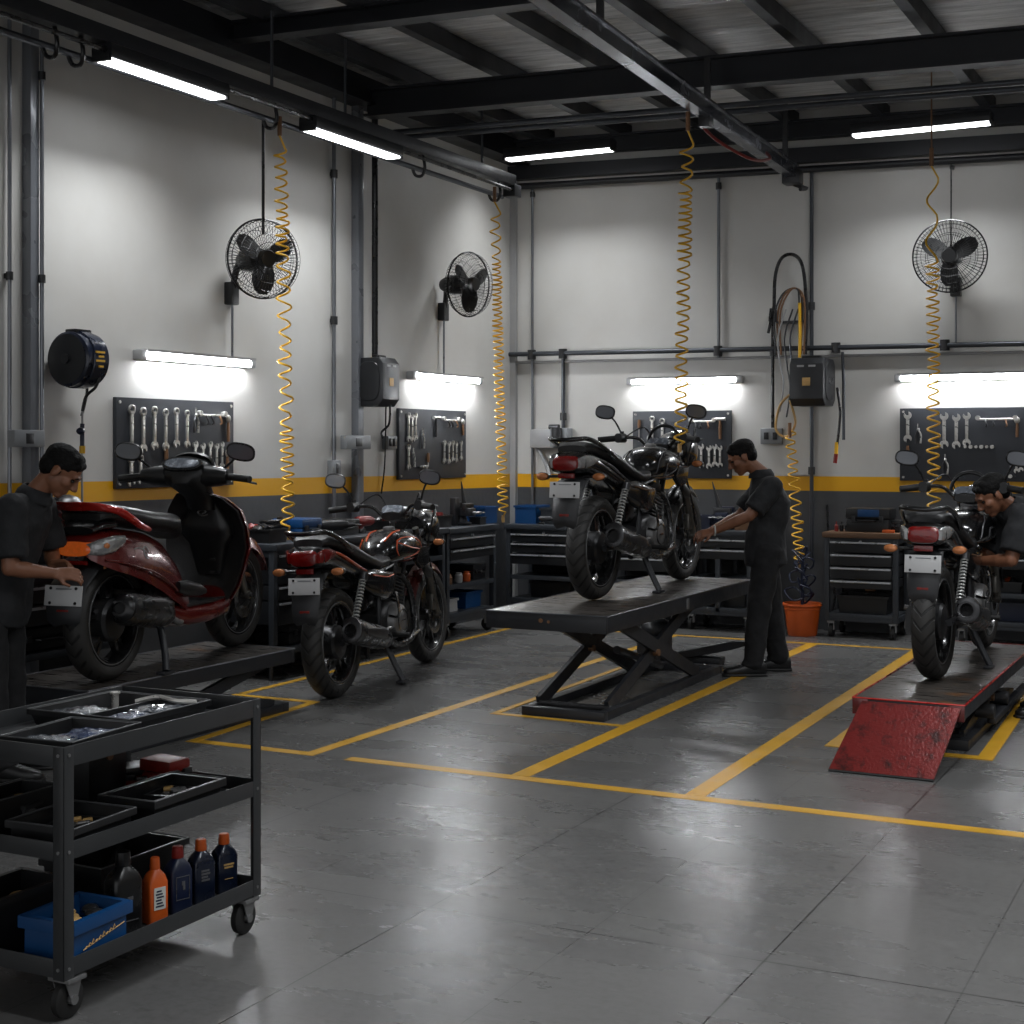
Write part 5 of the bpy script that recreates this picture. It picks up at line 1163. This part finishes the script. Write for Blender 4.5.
# ------------------------------------------------------------------ scooter
def scooter(label, loc, rz, s, kx):
    t = thing('scooter', label, 'scooter', loc, rz, None, s)
    def X(p):
        p = V(p); x = p.x
        if x < 0 and (p.z > .5 or (abs(p.y) < .15 and p.z > .27)): x *= .54+.2*min(1, max(0, (.56-p.z)/.1))
        if p.z > .86: x -= .15*min(1, (p.z-.86)/.1); p.y *= .91
        z = p.z if p.z < .3 else .3+(p.z-.3)*.87
        return V((x*kx, p.y, z))
    W = 1.24*kx; RW = .275
    B = lambda m, n, mt, sm=50, par=None: m.build(n, M[mt], par or t, sm, xf=X)
    wheel(t, 'rear_wheel', (0, 0, RW), RW, .11, 5, drum='darkmetal')
    wheel(t, 'front_wheel', (W, 0, RW), RW, .095, 5, disc=True)
    # rear body: a closed shell, lower edge arching over the wheel
    st = [(-.46, .70, .085, .60, .03), (-.42, .735, .125, .575, .05), (-.3, .755, .158, .545, .06), (-.12, .755, .172, .515, .06), (.06, .74, .172, .47, .06), (.22, .715, .165, .40, .06), (.34, .67, .158, .34, .05), (.44, .58, .152, .29, .04), (.5, .46, .15, .26, .03)]
    rs = []
    for x, zt, hw, zb, _ in st:
        ring = []; h = zt-zb
        for k in range(17):
            a = PI*k/16; c, q = math.cos(a), math.sin(a)
            y = math.copysign(abs(c)**.7, c)*hw*(1-.12*q); z = zb+h*q**.62 if q > 1e-6 else zb
            ring.append(V((x, y, z)))
        ring += [V((x, -hw*.78, zb+.012)), V((x, -hw*.3, zb+h*.4)), V((x, hw*.3, zb+h*.4)), V((x, hw*.78, zb+.012))]
        rs.append(ring)
    rm = MB().rings(rs); bvr = BVHTree.FromBMesh(rm.bm); rb = B(rm, 'rear_body', 'redpaint', 60)
    for sy in (-1, 1):
        B(MB().tube([(-.4, sy*.136, .6), (-.2, sy*.172, .575), (.06, sy*.181, .53), (.24, sy*.174, .46), (.36, sy*.164, .39)], .007, 8, res=5), 'body_crease', 'redpaint', par=rb)
        B(MB().loft([(-.475, sy*.075, .655, .02, .028, 2.2), (-.43, sy*.12, .665, .028, .042, 2.2), (-.33, sy*.156, .68, .016, .042, 2.2), (-.22, sy*.17, .7, .008, .02, 2.2)], n=18), 'indicator_lens', 'clear', par=rb)
        B(MB().ell((-.4, sy*.142, .672), (.04, .014, .02)), 'indicator_bulb', 'amber', par=rb)
    B(MB().loft([(-.485, 0, .65, .06, .02, 2.4), (-.475, 0, .652, .085, .034, 2.4), (-.44, 0, .66, .1, .042, 2.4)], n=24), 'tail_light', 'amber2', par=rb)
    def onbody(pts, th, mt, nm):
        out = []
        for q in smooth_pts([(a_, 0, b_) for a_, b_ in pts], 5):
            h = bvr.ray_cast(V((q.x, -.6, q.z)), V((0, 1, 0)))
            if h[0] is not None: out.append(h[0]+V((0, -.001, 0)))
        if len(out) > 1: B(MB().tube(out, th, 6), nm, mt, par=rb)
    onbody([(-.02, .64), (.03, .645), (.07, .635)], .004, 'galv', 'emblem')
    onbody([(.1+.026*math.cos(a_), .615+.03*math.sin(a_)) for a_ in [i*PI/5 for i in range(9)]], .004, 'galv', 'emblem')
    onbody([(.085, .63), (.105, .612), (.09, .6)], .0035, 'galv', 'emblem')
    # tail deck and grab rail
    B(MB().loft([(-.45, 0, .745, .09, .02), (-.36, 0, .77, .12, .03), (-.2, 0, .775, .13, .03)], n=22), 'tail_deck', 'blackpaint')
    gr = MB(); 
    pts = [(.1, .165, .735), (-.08, .172, .79), (-.26, .15, .845), (-.4, .1, .868), (-.44, 0, .868), (-.4, -.1, .868), (-.26, -.15, .845), (-.08, -.172, .79), (.1, -.165, .735)]
    B(gr.tube(pts, lambda f: .012+.012*abs(math.sin(PI*f))**.5, 12, res=6), 'grab_rail', 'brightred', 60)
    B(MB().tube([(-.26, .12, .83), (-.38, .07, .845), (-.4, 0, .845), (-.38, -.07, .845), (-.26, -.12, .83)], .012, 8, res=5), 'rail_insert', 'satin')
    B(MB().loft([(-.36, 0, .815, .1, .03), (-.28, 0, .832, .125, .045), (-.1, 0, .828, .14, .05), (.1, 0, .8, .145, .052), (.18, 0, .785, .145, .05), (.34, 0, .765, .14, .052), (.47, 0, .745, .12, .06), (.53, 0, .71, .09, .055)], n=26, e=2.8), 'seat', 'seat', 60)
    # rear mudguard, plate
    rs = []
    for px, pz, hw in ((-.05, .55, .07), (-.26, .575, .085), (-.37, .55, .095), (-.42, .48, .095), (-.445, .38, .09), (-.45, .315, .08), (-.44, .29, .055)):
        rs.append([V((px, -hw, pz-.012)), V((px-.01, -hw*.9, pz+.006)), V((px-.014, 0, pz+.012)), V((px-.01, hw*.9, pz+.006)), V((px, hw, pz-.012)), V((px+.008, hw*.85, pz-.012)), V((px+.006, 0, pz)), V((px+.008, -hw*.85, pz-.012))])
    mg = B(MB().rings(rs), 'rear_mudguard', 'mudguard', 60)
    B(MB().b2((-.462, -.03, .35), (-.45, .03, .362), .003), 'flap_mark', 'red', par=mg); B(MB().ell((-.3, -.1, .56), (.014, .008, .01)), 'reflector', 'amber', par=mg)
    plate(t, X((-.45, 0, .43)), .185, .088, .14)
    B(MB().b2((-.455, -.06, .575), (-.43, .06, .595), .005), 'reflector', 'taillens')
    # engine, muffler, stand
    B(MB().loft([(-.06, .1, .29, .03, .07), (.1, .1, .3, .04, .09), (.35, .08, .3, .05, .09), (.48, .05, .3, .05, .06)], n=18, e=3).b2((.12, -.08, .26), (.42, .08, .42), .03), 'engine', 'satin')
    B(MB().lathe([(0, -.135), (.05, -.132), (.085, -.115), (.09, -.08), (0, -.07)], (.26, 0, .36), 'y', 28).lathe([(.05, -.137), (.07, -.133), (.07, -.125)], (.26, 0, .36), 'y', 28, closed=True), 'fan_cover', 'plastic')
    mf = B(MB().tube([(.3, -.155, .26), (.24, -.16, .28), (.14, -.17, .305), (-.06, -.18, .34), (-.14, -.183, .352), (-.17, -.184, .357)], lambda f: .03+.05*min(1, f*2.8) if f < .86 else .074, 24), 'muffler', 'exhaust')
    B(MB().loft([(.25, -.2, .315, .01, .03, 2.4), (.12, -.235, .335, .012, .045, 2.4), (-.04, -.25, .36, .012, .04, 2.4), (-.1, -.252, .368, .01, .02, 2.4)], n=18), 'heat_shield', 'plastic', par=mf)
    for x, z in ((.16, .34), (-.04, .375)): B(MB().cyl((x, -.27+.1*max(0, x), z), (x, -.2, z), .01, n=10), 'shield_bolt', 'chrome', par=mf)
    d = V((-.11, -.004, .02)).normalized(); e0 = V((-.165, -.184, .356)); q = d.to_track_quat('Z', 'Y').to_matrix()
    for nm, pr, mt in (('muffler_tip', [(.03, -.02), (.074, -.012), (.07, .012), (.04, .03), (.028, .028), (.026, -.01)], 'satin'), ('muffler_bore', [(0, .01), (.028, .01), (.028, .014), (0, .014)], 'dark')):
        m_ = MB().lathe(pr, n=26)
        for v in m_.bm.verts: v.co = q @ v.co + e0
        B(m_, nm, mt, par=mf)
    B(MB().tube([(.28, -.155, .27), (.42, -.14, .22), (.5, -.09, .25), (.48, -.04, .32)], .016, 10, res=5), 'exhaust_pipe', 'alu')
    for sy in (-1, 1):
        B(MB().tube([(.34, sy*.08, .22), (.3, sy*.13, .1), (.26, sy*.16, .014)], .018, 8, res=3).b2((.22, sy*.16-.02, 0), (.3, sy*.16+.03, .014), .003), 'centre_stand', 'steel_black')
    B(MB().cyl((0, .1, .3), (.12, .11, .58), .022, n=12), 'shock_absorber', 'darkmetal')
    # floorboard and red lower sill
    B(MB().loft([(.4, 0, .27, .13, .06), (.5, 0, .245, .16, .055), (.7, 0, .24, .165, .055), (.88, 0, .26, .16, .06), (.98, 0, .31, .13, .05)], n=26, e=3.6), 'lower_sill', 'redpaint')
    B(MB().b2((.44, -.15, .285), (.94, .15, .305), .01), 'floorboard', 'seat')
    B(MB().loft([(.36, -.165, .41, .015, .03), (.44, -.168, .395, .02, .045), (.56, -.168, .375, .02, .035), (.63, -.164, .36, .01, .015)], n=16), 'side_vent', 'plastic')
    # leg shield: red outside, black inside
    def shield(off, grow):
        rs = []
        for z, x, hw in ((.29, .93, .17), (.36, .985, .185), (.46, 1.01, .205), (.58, 1.02, .225), (.7, 1.01, .22), (.8, .985, .195), (.87, .955, .15), (.9, .935, .09)):
            ring = []
            for k in range(13):
                u = -1+2*k/12; ring.append(V((x+off-.075*u*u, u*(hw+grow), z)))
            for k in range(13):
                u = 1-2*k/12; ring.append(V((x+off+.022-.075*u*u, u*(hw+grow), z)))
            rs.append(ring)
        return MB().rings(rs)
    B(shield(.012, .01), 'leg_shield', 'redpaint', 60); B(shield(-.014, 0), 'inner_shield', 'seat', 60)
    B(MB().loft([(.42, 1.0, 0, .04, .07), (.6, .985, 0, .055, .11), (.66, .97, 0, .07, .15), (.72, .955, 0, .06, .14), (.8, .95, 0, .045, .09), (.9, .93, 0, .04, .06)], ax='z', n=22, e=3), 'glove_box', 'plastic')
    B(MB().tube([(.905, -.03, .775), (.9, -.0, .765), (.9, .025, .785), (.9, .005, .8), (.9, -.02, .79), (.9, .0, .775)], .005, 6, res=3), 'key_emblem', 'alu')
    for z in (.42, .5, .58): B(MB().b2((.945, -.05, z), (.96, -.015, z+.02), .004), 'hook', 'plastic')
    B(MB().loft([(1.0, 0, .62, .2, .14), (1.06, 0, .6, .18, .19), (1.11, 0, .6, .12, .17), (1.135, 0, .62, .05, .1)], n=26), 'front_apron', 'redpaint', 60)
    # front fender and fork
    rs = []
    for k in range(10):
        a = math.radians(20+k*14); hw = .07; q = RW+.03
        P = lambda e, y, dz=0: V((1.24*kx+(q+e)*math.cos(a), y, .275+(q+e)*math.sin(a)+dz))
        rs.append([P(0, -hw, -.05), P(.012, -hw*.7), P(.02, 0), P(.012, hw*.7), P(0, hw, -.05), P(.004, hw*.7), P(.004, -hw*.7)])
    MB().rings(rs).build('front_fender', M['redpaint'], t, 60)
    for sy in (-1, 1): B(MB().cyl((1.08, sy*.075, .62), (1.235, sy*.075, .275), .022, .018, 14).cyl((1.235, sy*.055, .275), (1.235, sy*.1, .275), .022, n=12), 'fork_leg', 'stand')
    B(MB().cyl((.93, 0, .84), (1.1, 0, .55), .03, n=14), 'steering_stem', 'steel_black')
    # handlebar cowl
    hc = B(MB().loft([(.80, .9, 0, .05, .07), (.88, .9, 0, .06, .085), (.96, .905, 0, .085, .12), (1.02, .915, 0, .095, .15), (1.06, .93, 0, .09, .14), (1.09, .95, 0, .06, .1), (1.1, .96, 0, .03, .06)], ax='z', n=26, e=2.5), 'handlebar_cowl', 'plastic', 60)
    E = Matrix.Translation((.85, 0, 1.068)) @ Euler((0, .55, 0)).to_matrix().to_4x4()
    for nm, secs, mt in (('gauge_rim', [(.012, 0, 0, .125, .05, 2.2), (-.012, 0, 0, .122, .046, 2.2)], 'satin'), ('gauge_face', [(-.01, 0, 0, .108, .036, 2.2), (-.018, 0, 0, .1, .032, 2.2)], 'gauge')):
        m_ = MB().loft(secs, n=28)
        for v in m_.bm.verts: v.co = E @ v.co
        B(m_, nm, mt, par=hc)
    rs = []
    for k in range(15):
        a = PI*k/14; y = .135*math.cos(a); z = 1.06+.07*math.sin(a); rs.append([V((.93, y, z)), V((.94, y*1.06, z+.008)), V((1.0, y*.9, z-.02)), V((.99, y*.84, z-.03))])
    B(MB().rings(rs), 'cluster_hood', 'plastic', par=hc)
    for sy in (-1, 1):
        B(MB().loft([(sy*.09, .91, 1.0, .06, .065, 2.6), (sy*.2, .89, 1.0, .05, .055, 2.6), (sy*.26, .88, 1.0, .035, .04, 2.6)], ax='y', n=20), 'bar_cowl', 'plastic', par=hc)
        B(MB().tube([(.885, sy*.25, 1.0), (.86, sy*.4, .985)], .02, 12), 'grip', 'rubber', par=hc)
        B(MB().tube([(.93, sy*.25, .99), (.93, sy*.33, .975), (.89, sy*.42, .96)], .007, 8, res=4), 'lever', 'satin', par=hc)
        mirror(t, X((.9, sy*.19, 1.02)), X((.89, sy*.27, 1.08)), X((.87, sy*.345, 1.14)), 0, .075, .042)
    B(MB().b2((.87, -.2, 1.035), (.9, -.16, 1.055), .006), 'starter_button', 'brightred', par=hc)
    B(MB().loft([(1.0, 0, 1.0, .1, .06), (1.03, 0, .99, .07, .05)], n=22), 'headlight', 'clear', par=hc)
    return t
M['amber2'] = pm('lit orange lens', (.6, .15, .05), .2, 0, .85, 38, .3, 80, coat=.5)
M['amber2'].node_tree.nodes['Principled BSDF'].inputs['Emission Color'].default_value = (1, .22, .03, 1)
M['amber2'].node_tree.nodes['Principled BSDF'].inputs['Emission Strength'].default_value = .12
scooter('dark red scooter with black seat raised on the low lift at the left', (1.12, -6.92, .383), face(1.12, -6.92, .9, -5.6), 1.16, .97)
# ------------------------------------------------------------------ people (local x = facing, y = own left, z up, origin on the floor)
def person(label, loc, rz, j, hp, hy=0, hair_noise=2, wrist=None):
    t = thing('person', label, 'person', loc, rz)
    J = {k: V(v) for k, v in j.items() if isinstance(v, tuple)}
    hc = J['head']; HM = Matrix.Translation(hc) @ Euler((0, hp, hy)).to_matrix().to_4x4()
    H = lambda *p: HM @ V(p)
    b = MB()
    b.caps(J['neck'], H(-.02, 0, -.05), .058, .052)
    pel, chest = J['pelvis'], J['chest']; up = (J['neck']-pel).normalized(); side = (J['shL']-J['shR']).normalized()
    b.caps(pel-side*.05, pel+side*.05, .105); b.caps(pel, chest, .105, .115); b.caps(chest, J['neck']-up*.04, .12, .07)
    b.caps(J['shL'], J['shR'], .062)
    for s in 'LR':
        sg = 1 if s == 'L' else -1
        sh, el, wr = J['sh'+s], J['el'+s], J['wr'+s]
        b.caps(sh, el, .05, .041); b.caps(el, el+(wr-el)*.35, .04, .041); b.caps(el+(wr-el)*.35, wr, .041, .026)
        b.caps(J['hip'+s], J['kn'+s], .085, .055); b.caps(J['kn'+s], J['an'+s], .052, .038)
        b.caps(J['an'+s], J['an'+s]+V((.1, 0, -.05)), .034, .026)
        # hand: palm, four bent fingers of unequal length, thumb from the palm's side
        d = V(j['hand'+s]).normalized(); n = V(j['palm'+s]); n = (n-d*n.dot(d)).normalized(); w = d.cross(n)*sg
        for q in (-.026, -.009, .009, .026): b.caps(wr+d*.012+w*q*.75, wr+d*.078+w*q, .0145, .012, 10)
        for q, L in ((-.029, .058), (-.0098, .072), (.0098, .078), (.029, .07)):
            p0 = wr+d*.082+w*q; p1 = p0+(d*.86+n*.42+w*q*1.5).normalized()*L*.5; p2 = p1+(d*.45+n*.9).normalized()*L*.36; p3 = p2+(d*.05+n).normalized()*L*.2
            b.caps(p0, p1, .0092, .0084, 8); b.caps(p1, p2, .0084, .0076, 8); b.caps(p2, p3, .0076, .0066, 8)
        a0 = wr+d*.026+w*.024; a1 = a0+(d*.55+w*.7+n*.3).normalized()*.036; a2 = a1+(d*.85+w*.1+n*.4).normalized()*.03
        b.caps(a0, a1, .0125, .0105, 8); b.caps(a1, a2, .0102, .0085, 8)
    # head
    def E(c, r, rot=None):
        m_ = MB().ell(c, r, rot, 20, 14)
        for v in m_.bm.verts: v.co = HM @ v.co
        me = bpy.data.meshes.new('t'); m_.bm.to_mesh(me); b.bm.from_mesh(me); m_.bm.free(); bpy.data.meshes.remove(me)
    E((-.012, 0, .032), (.098, .074, .082)); E((.028, 0, -.03), (.064, .06, .082)); E((.0, 0, -.045), (.06, .062, .055)); E((.056, 0, -.096), (.026, .03, .022))
    b.caps(H(.084, -.03, .022), H(.084, .03, .022), .0135); b.caps(H(.09, 0, .012), H(.113, 0, -.03), .0085, .0125); E((.104, 0, -.036), (.012, .019, .009))
    E((.083, 0, -.064), (.0115, .026, .0065)); E((.08, 0, -.076), (.0115, .022, .007))
    for s in (-1, 1): E((.055, s*.045, -.022), (.03, .02, .024)); E((-.006, s*.077, -.008), (.021, .011, .032), (0, .2, s*.25)); E((-.002, s*.082, -.008), (.013, .009, .02))
    b.build('body', M['skin'], t, 180, mods=[('REMESH', dict(mode='VOXEL', voxel_size=.0058)), ('SMOOTH', dict(factor=.5, iterations=3))])
    t.children[-1].name = 'body'
    X = lambda p: HM @ V(p)
    for s in (-1, 1):
        e = MB().ell((.079, s*.031, .002), (.011, .0125, .0095)).build('eye', M['eye'], t, 180, xf=X)
        MB().tube([(.091, s*.014, .021), (.093, s*.03, .027), (.086, s*.05, .021)], lambda f: .002+.002*math.sin(PI*f), 6, res=4).build('eyebrow', M['hair'], t, 180, xf=X)
    m_ = MB().ell((-.021, 0, .046), (.102, .08, .078), None, 28, 18).ell((-.052, 0, .0), (.063, .074, .075), None, 24, 14).caps((.03, -.035, .09), (.03, .035, .09), .028).caps((.058, -.034, .074), (.06, .034, .076), .02)
    for s in (-1, 1): m_.caps((.0, s*.072, .02), (.012, s*.073, -.002), .012, .007)
    m_.build('hair', M['hair'], t, 180, xf=X, mods=[('REMESH', dict(mode='VOXEL', voxel_size=.006)), ('SMOOTH', dict(factor=.5, iterations=2)), ('DISPLACE', dict(texture=TX, strength=.007, mid_level=.55))])
    t.children[-1].name = 'hair'
    # shirt with collar and short sleeves
    m_ = MB(); f = V((1, 0, 0)); hem = V(j['hem']) if 'hem' in j else pel-up*.06
    path = [(hem-up*.03, .178, .148), (hem+up*.04, .176, .146), (pel+up*.12, .166, .136), (pel+(chest-pel)*.62, .17, .138), (chest+up*.02, .19, .142), (chest+(J['neck']-chest)*.45, .185, .125), (chest+(J['neck']-chest)*.72, .13, .095), (J['neck']-up*.02, .075, .075)]
    rs = []
    for i, (c, wa, wb) in enumerate(path):
        fw = side.cross(up).normalized(); ring = []
        for k in range(28):
            a = 2*PI*k/28; ca, sa = math.cos(a), math.sin(a)
            ring.append(c+side*math.copysign(abs(ca)**.85, ca)*wa+fw*math.copysign(abs(sa)**.85, sa)*wb)
        rs.append(ring)
    m_.rings(rs); m_.caps(J['shL']-up*.008, J['shR']-up*.008, .084)
    for s in 'LR':
        sh, el = J['sh'+s], J['el'+s]; q = sh+(el-sh)*.84
        m_.caps(sh-up*.012, sh+(q-sh)*.5, .08, .082); m_.cyl(sh+(q-sh)*.4, q, .08, .083, 20)
    m_.build('shirt', M['shirt'], t, 180, mods=[('REMESH', dict(mode='VOXEL', voxel_size=.012)), ('SMOOTH', dict(factor=.5, iterations=4)), ('DISPLACE', dict(texture=TW, strength=.02, mid_level=.5))])
    st = t.children[-1]; st.name = 'shirt'
    nk = J['neck']+up*.015; q = up.to_track_quat('Z', 'Y').to_matrix(); m_ = MB().lathe([(.07, -.035), (.094, -.045), (.09, -.022), (.07, .012), (.062, .014), (.066, -.01)], n=30, closed=True)
    for v in m_.bm.verts: v.co = q @ v.co + nk
    m_.build('collar', M['shirt'], st, 60)
    # trousers
    m_ = MB(); m_.caps(pel-side*.07-up*.06, pel+side*.07-up*.06, .115)
    for s in 'LR':
        hi, kn, an = J['hip'+s], J['kn'+s], J['an'+s]
        m_.caps(hi, kn, .112, .085); m_.caps(kn, kn+(an-kn)*.6, .085, .077); m_.caps(kn+(an-kn)*.5, an+V((0, 0, .02)), .078, .073)
        m_.ell(an+V((.012, 0, .0)), (.078, .07, .032))
    m_.build('trousers', M['trouser'], t, 180, mods=[('REMESH', dict(mode='VOXEL', voxel_size=.012)), ('SMOOTH', dict(factor=.5, iterations=4)), ('DISPLACE', dict(texture=TW, strength=.022, mid_level=.5))])
    t.children[-1].name = 'trousers'
    for s in 'LR':
        an = J['an'+s]; ya = j.get('toe'+s, 0); E2 = Matrix.Translation((an.x, an.y, 0)) @ Matrix.Rotation(ya, 4, 'Z'); Y = lambda p: E2 @ V(p)
        sh = MB().loft([(-.085, 0, .05, .03, .035), (-.06, 0, .055, .04, .05), (.0, 0, .06, .042, .055), (.07, 0, .045, .045, .04), (.14, 0, .036, .048, .032), (.19, 0, .032, .04, .026), (.215, 0, .028, .022, .018)], n=22, e=2.6).build('shoe', M['shoe'], t, 60, xf=Y)
        MB().loft([(-.092, 0, .011, .034, .011), (-.05, 0, .011, .044, .011), (.06, 0, .011, .046, .011), (.15, 0, .011, .052, .011), (.21, 0, .011, .036, .011), (.225, 0, .011, .018, .01)], n=22, e=4).build('sole', M['rubber'], sh, 60, xf=Y)
        m_ = MB()
        for k in range(4): m_.tube([(.05+.022*k, -.024, .088-.006*k), (.052+.022*k, 0, .094-.007*k), (.05+.022*k, .024, .088-.006*k)], .003, 5)
        m_.build('laces', M['box'], sh, 60, xf=Y)
    return t
M['eye'] = pm('dark eye', (.05, .035, .03), .15)
TX = bpy.data.textures.new('hair_tex', 'CLOUDS'); TX.noise_scale = .018
TW = bpy.data.textures.new('cloth_tex', 'CLOUDS'); TW.noise_scale = .09
R2L = math.atan2(.452, .892)
t = person('man in charcoal shirt standing by the scissor lift, hands on the raised motorcycle front wheel', (3.347, -2.70, 0), R2L+PI,
  dict(head=(.135, 0, 1.535), neck=(-.005, 0, 1.42), chest=(-.07, 0, 1.19), pelvis=(-.04, 0, .88), hem=(-.035, 0, .8), shL=(-.045, .175, 1.33), shR=(-.06, -.175, 1.33),
       elL=(.115, .225, 1.13), elR=(.12, -.19, 1.11), wrL=(.355, .13, 1.015), wrR=(.36, -.06, 1.0), handL=(.9, -.1, -.22), handR=(.9, .15, -.2), palmL=(-.1, -.6, -.7), palmR=(-.1, .6, -.7),
       hipL=(-.03, .095, .86), hipR=(-.04, -.095, .86), knL=(.03, .115, .47), knR=(-.09, -.105, .47), anL=(.07, .13, .085), anR=(-.15, -.12, .085), toeL=.05, toeR=-.1), .5)
MB().tube([(.345, .13+.034*math.cos(a), 1.02+.034*math.sin(a)) for a in [i*PI/10 for i in range(20)]], .006, 8, closed=True).build('bracelet', M['white'], t, 60)
person('man in charcoal shirt at the left, bending over the tail of the red scooter', (1.11, -7.485, 0), R2L-.05,
  dict(head=(.2, -.03, 1.49), neck=(.07, -.02, 1.38), chest=(-.05, 0, 1.18), pelvis=(-.14, 0, .86), hem=(-.13, 0, .8), shL=(.02, .18, 1.31), shR=(.01, -.18, 1.31),
       elL=(.05, .25, 1.06), elR=(.02, -.22, 1.03), wrL=(.1, .12, 1.02), wrR=(.19, -.1, .995), handL=(.9, -.2, .05), handR=(.95, .25, -.04), palmL=(0, -.6, -.7), palmR=(0, .7, -.6),
       hipL=(-.14, .095, .84), hipR=(-.14, -.095, .84), knL=(-.12, .11, .46), knR=(-.12, -.12, .46), anL=(-.1, .12, .085), anR=(-.06, -.14, .085), toeL=.1, toeR=-.1), .72, .1)
person('man in charcoal shirt at the right, stooping over the motorcycle on the ramp lift', (5.27, -3.55, 0), R2L+PI,
  dict(head=(.225, .02, 1.32), neck=(.1, 0, 1.245), chest=(-.08, 0, 1.12), pelvis=(-.34, 0, .87), hem=(-.38, 0, .83), shL=(.1, .18, 1.2), shR=(.06, -.17, 1.19),
       elL=(.18, .23, .945), elR=(.2, -.18, .93), wrL=(.31, .04, .925), wrR=(.36, -.1, .94), handL=(.95, -.2, .05), handR=(.95, .2, .1), palmL=(0, -.7, -.5), palmR=(0, .7, -.5),
       hipL=(-.35, .095, .85), hipR=(-.35, -.095, .85), knL=(-.25, .11, .47), knR=(-.28, -.12, .47), anL=(-.1, .1, .085), anR=(-.22, -.13, .085), toeL=.1, toeR=-.1), .6, .1)
# ------------------------------------------------------------------ fill light entering by the open front and rendering look
wd = bpy.data.worlds.new('world'); scene.world = wd; wd.use_nodes = True
wd.node_tree.nodes['Background'].inputs[0].default_value = (.95, .97, 1, 1); wd.node_tree.nodes['Background'].inputs[1].default_value = .7
vs = scene.view_settings
scene.display_settings.display_device = 'sRGB'
vs.view_transform = 'Standard'; vs.look = 'None'; vs.gamma = 1; vs.use_curve_mapping = False; vs.exposure = .34
try:
    scene.cycles.use_denoising = True; scene.cycles.max_bounces = 8; scene.cycles.sample_clamp_indirect = 4; scene.cycles.use_light_tree = True
except Exception: pass
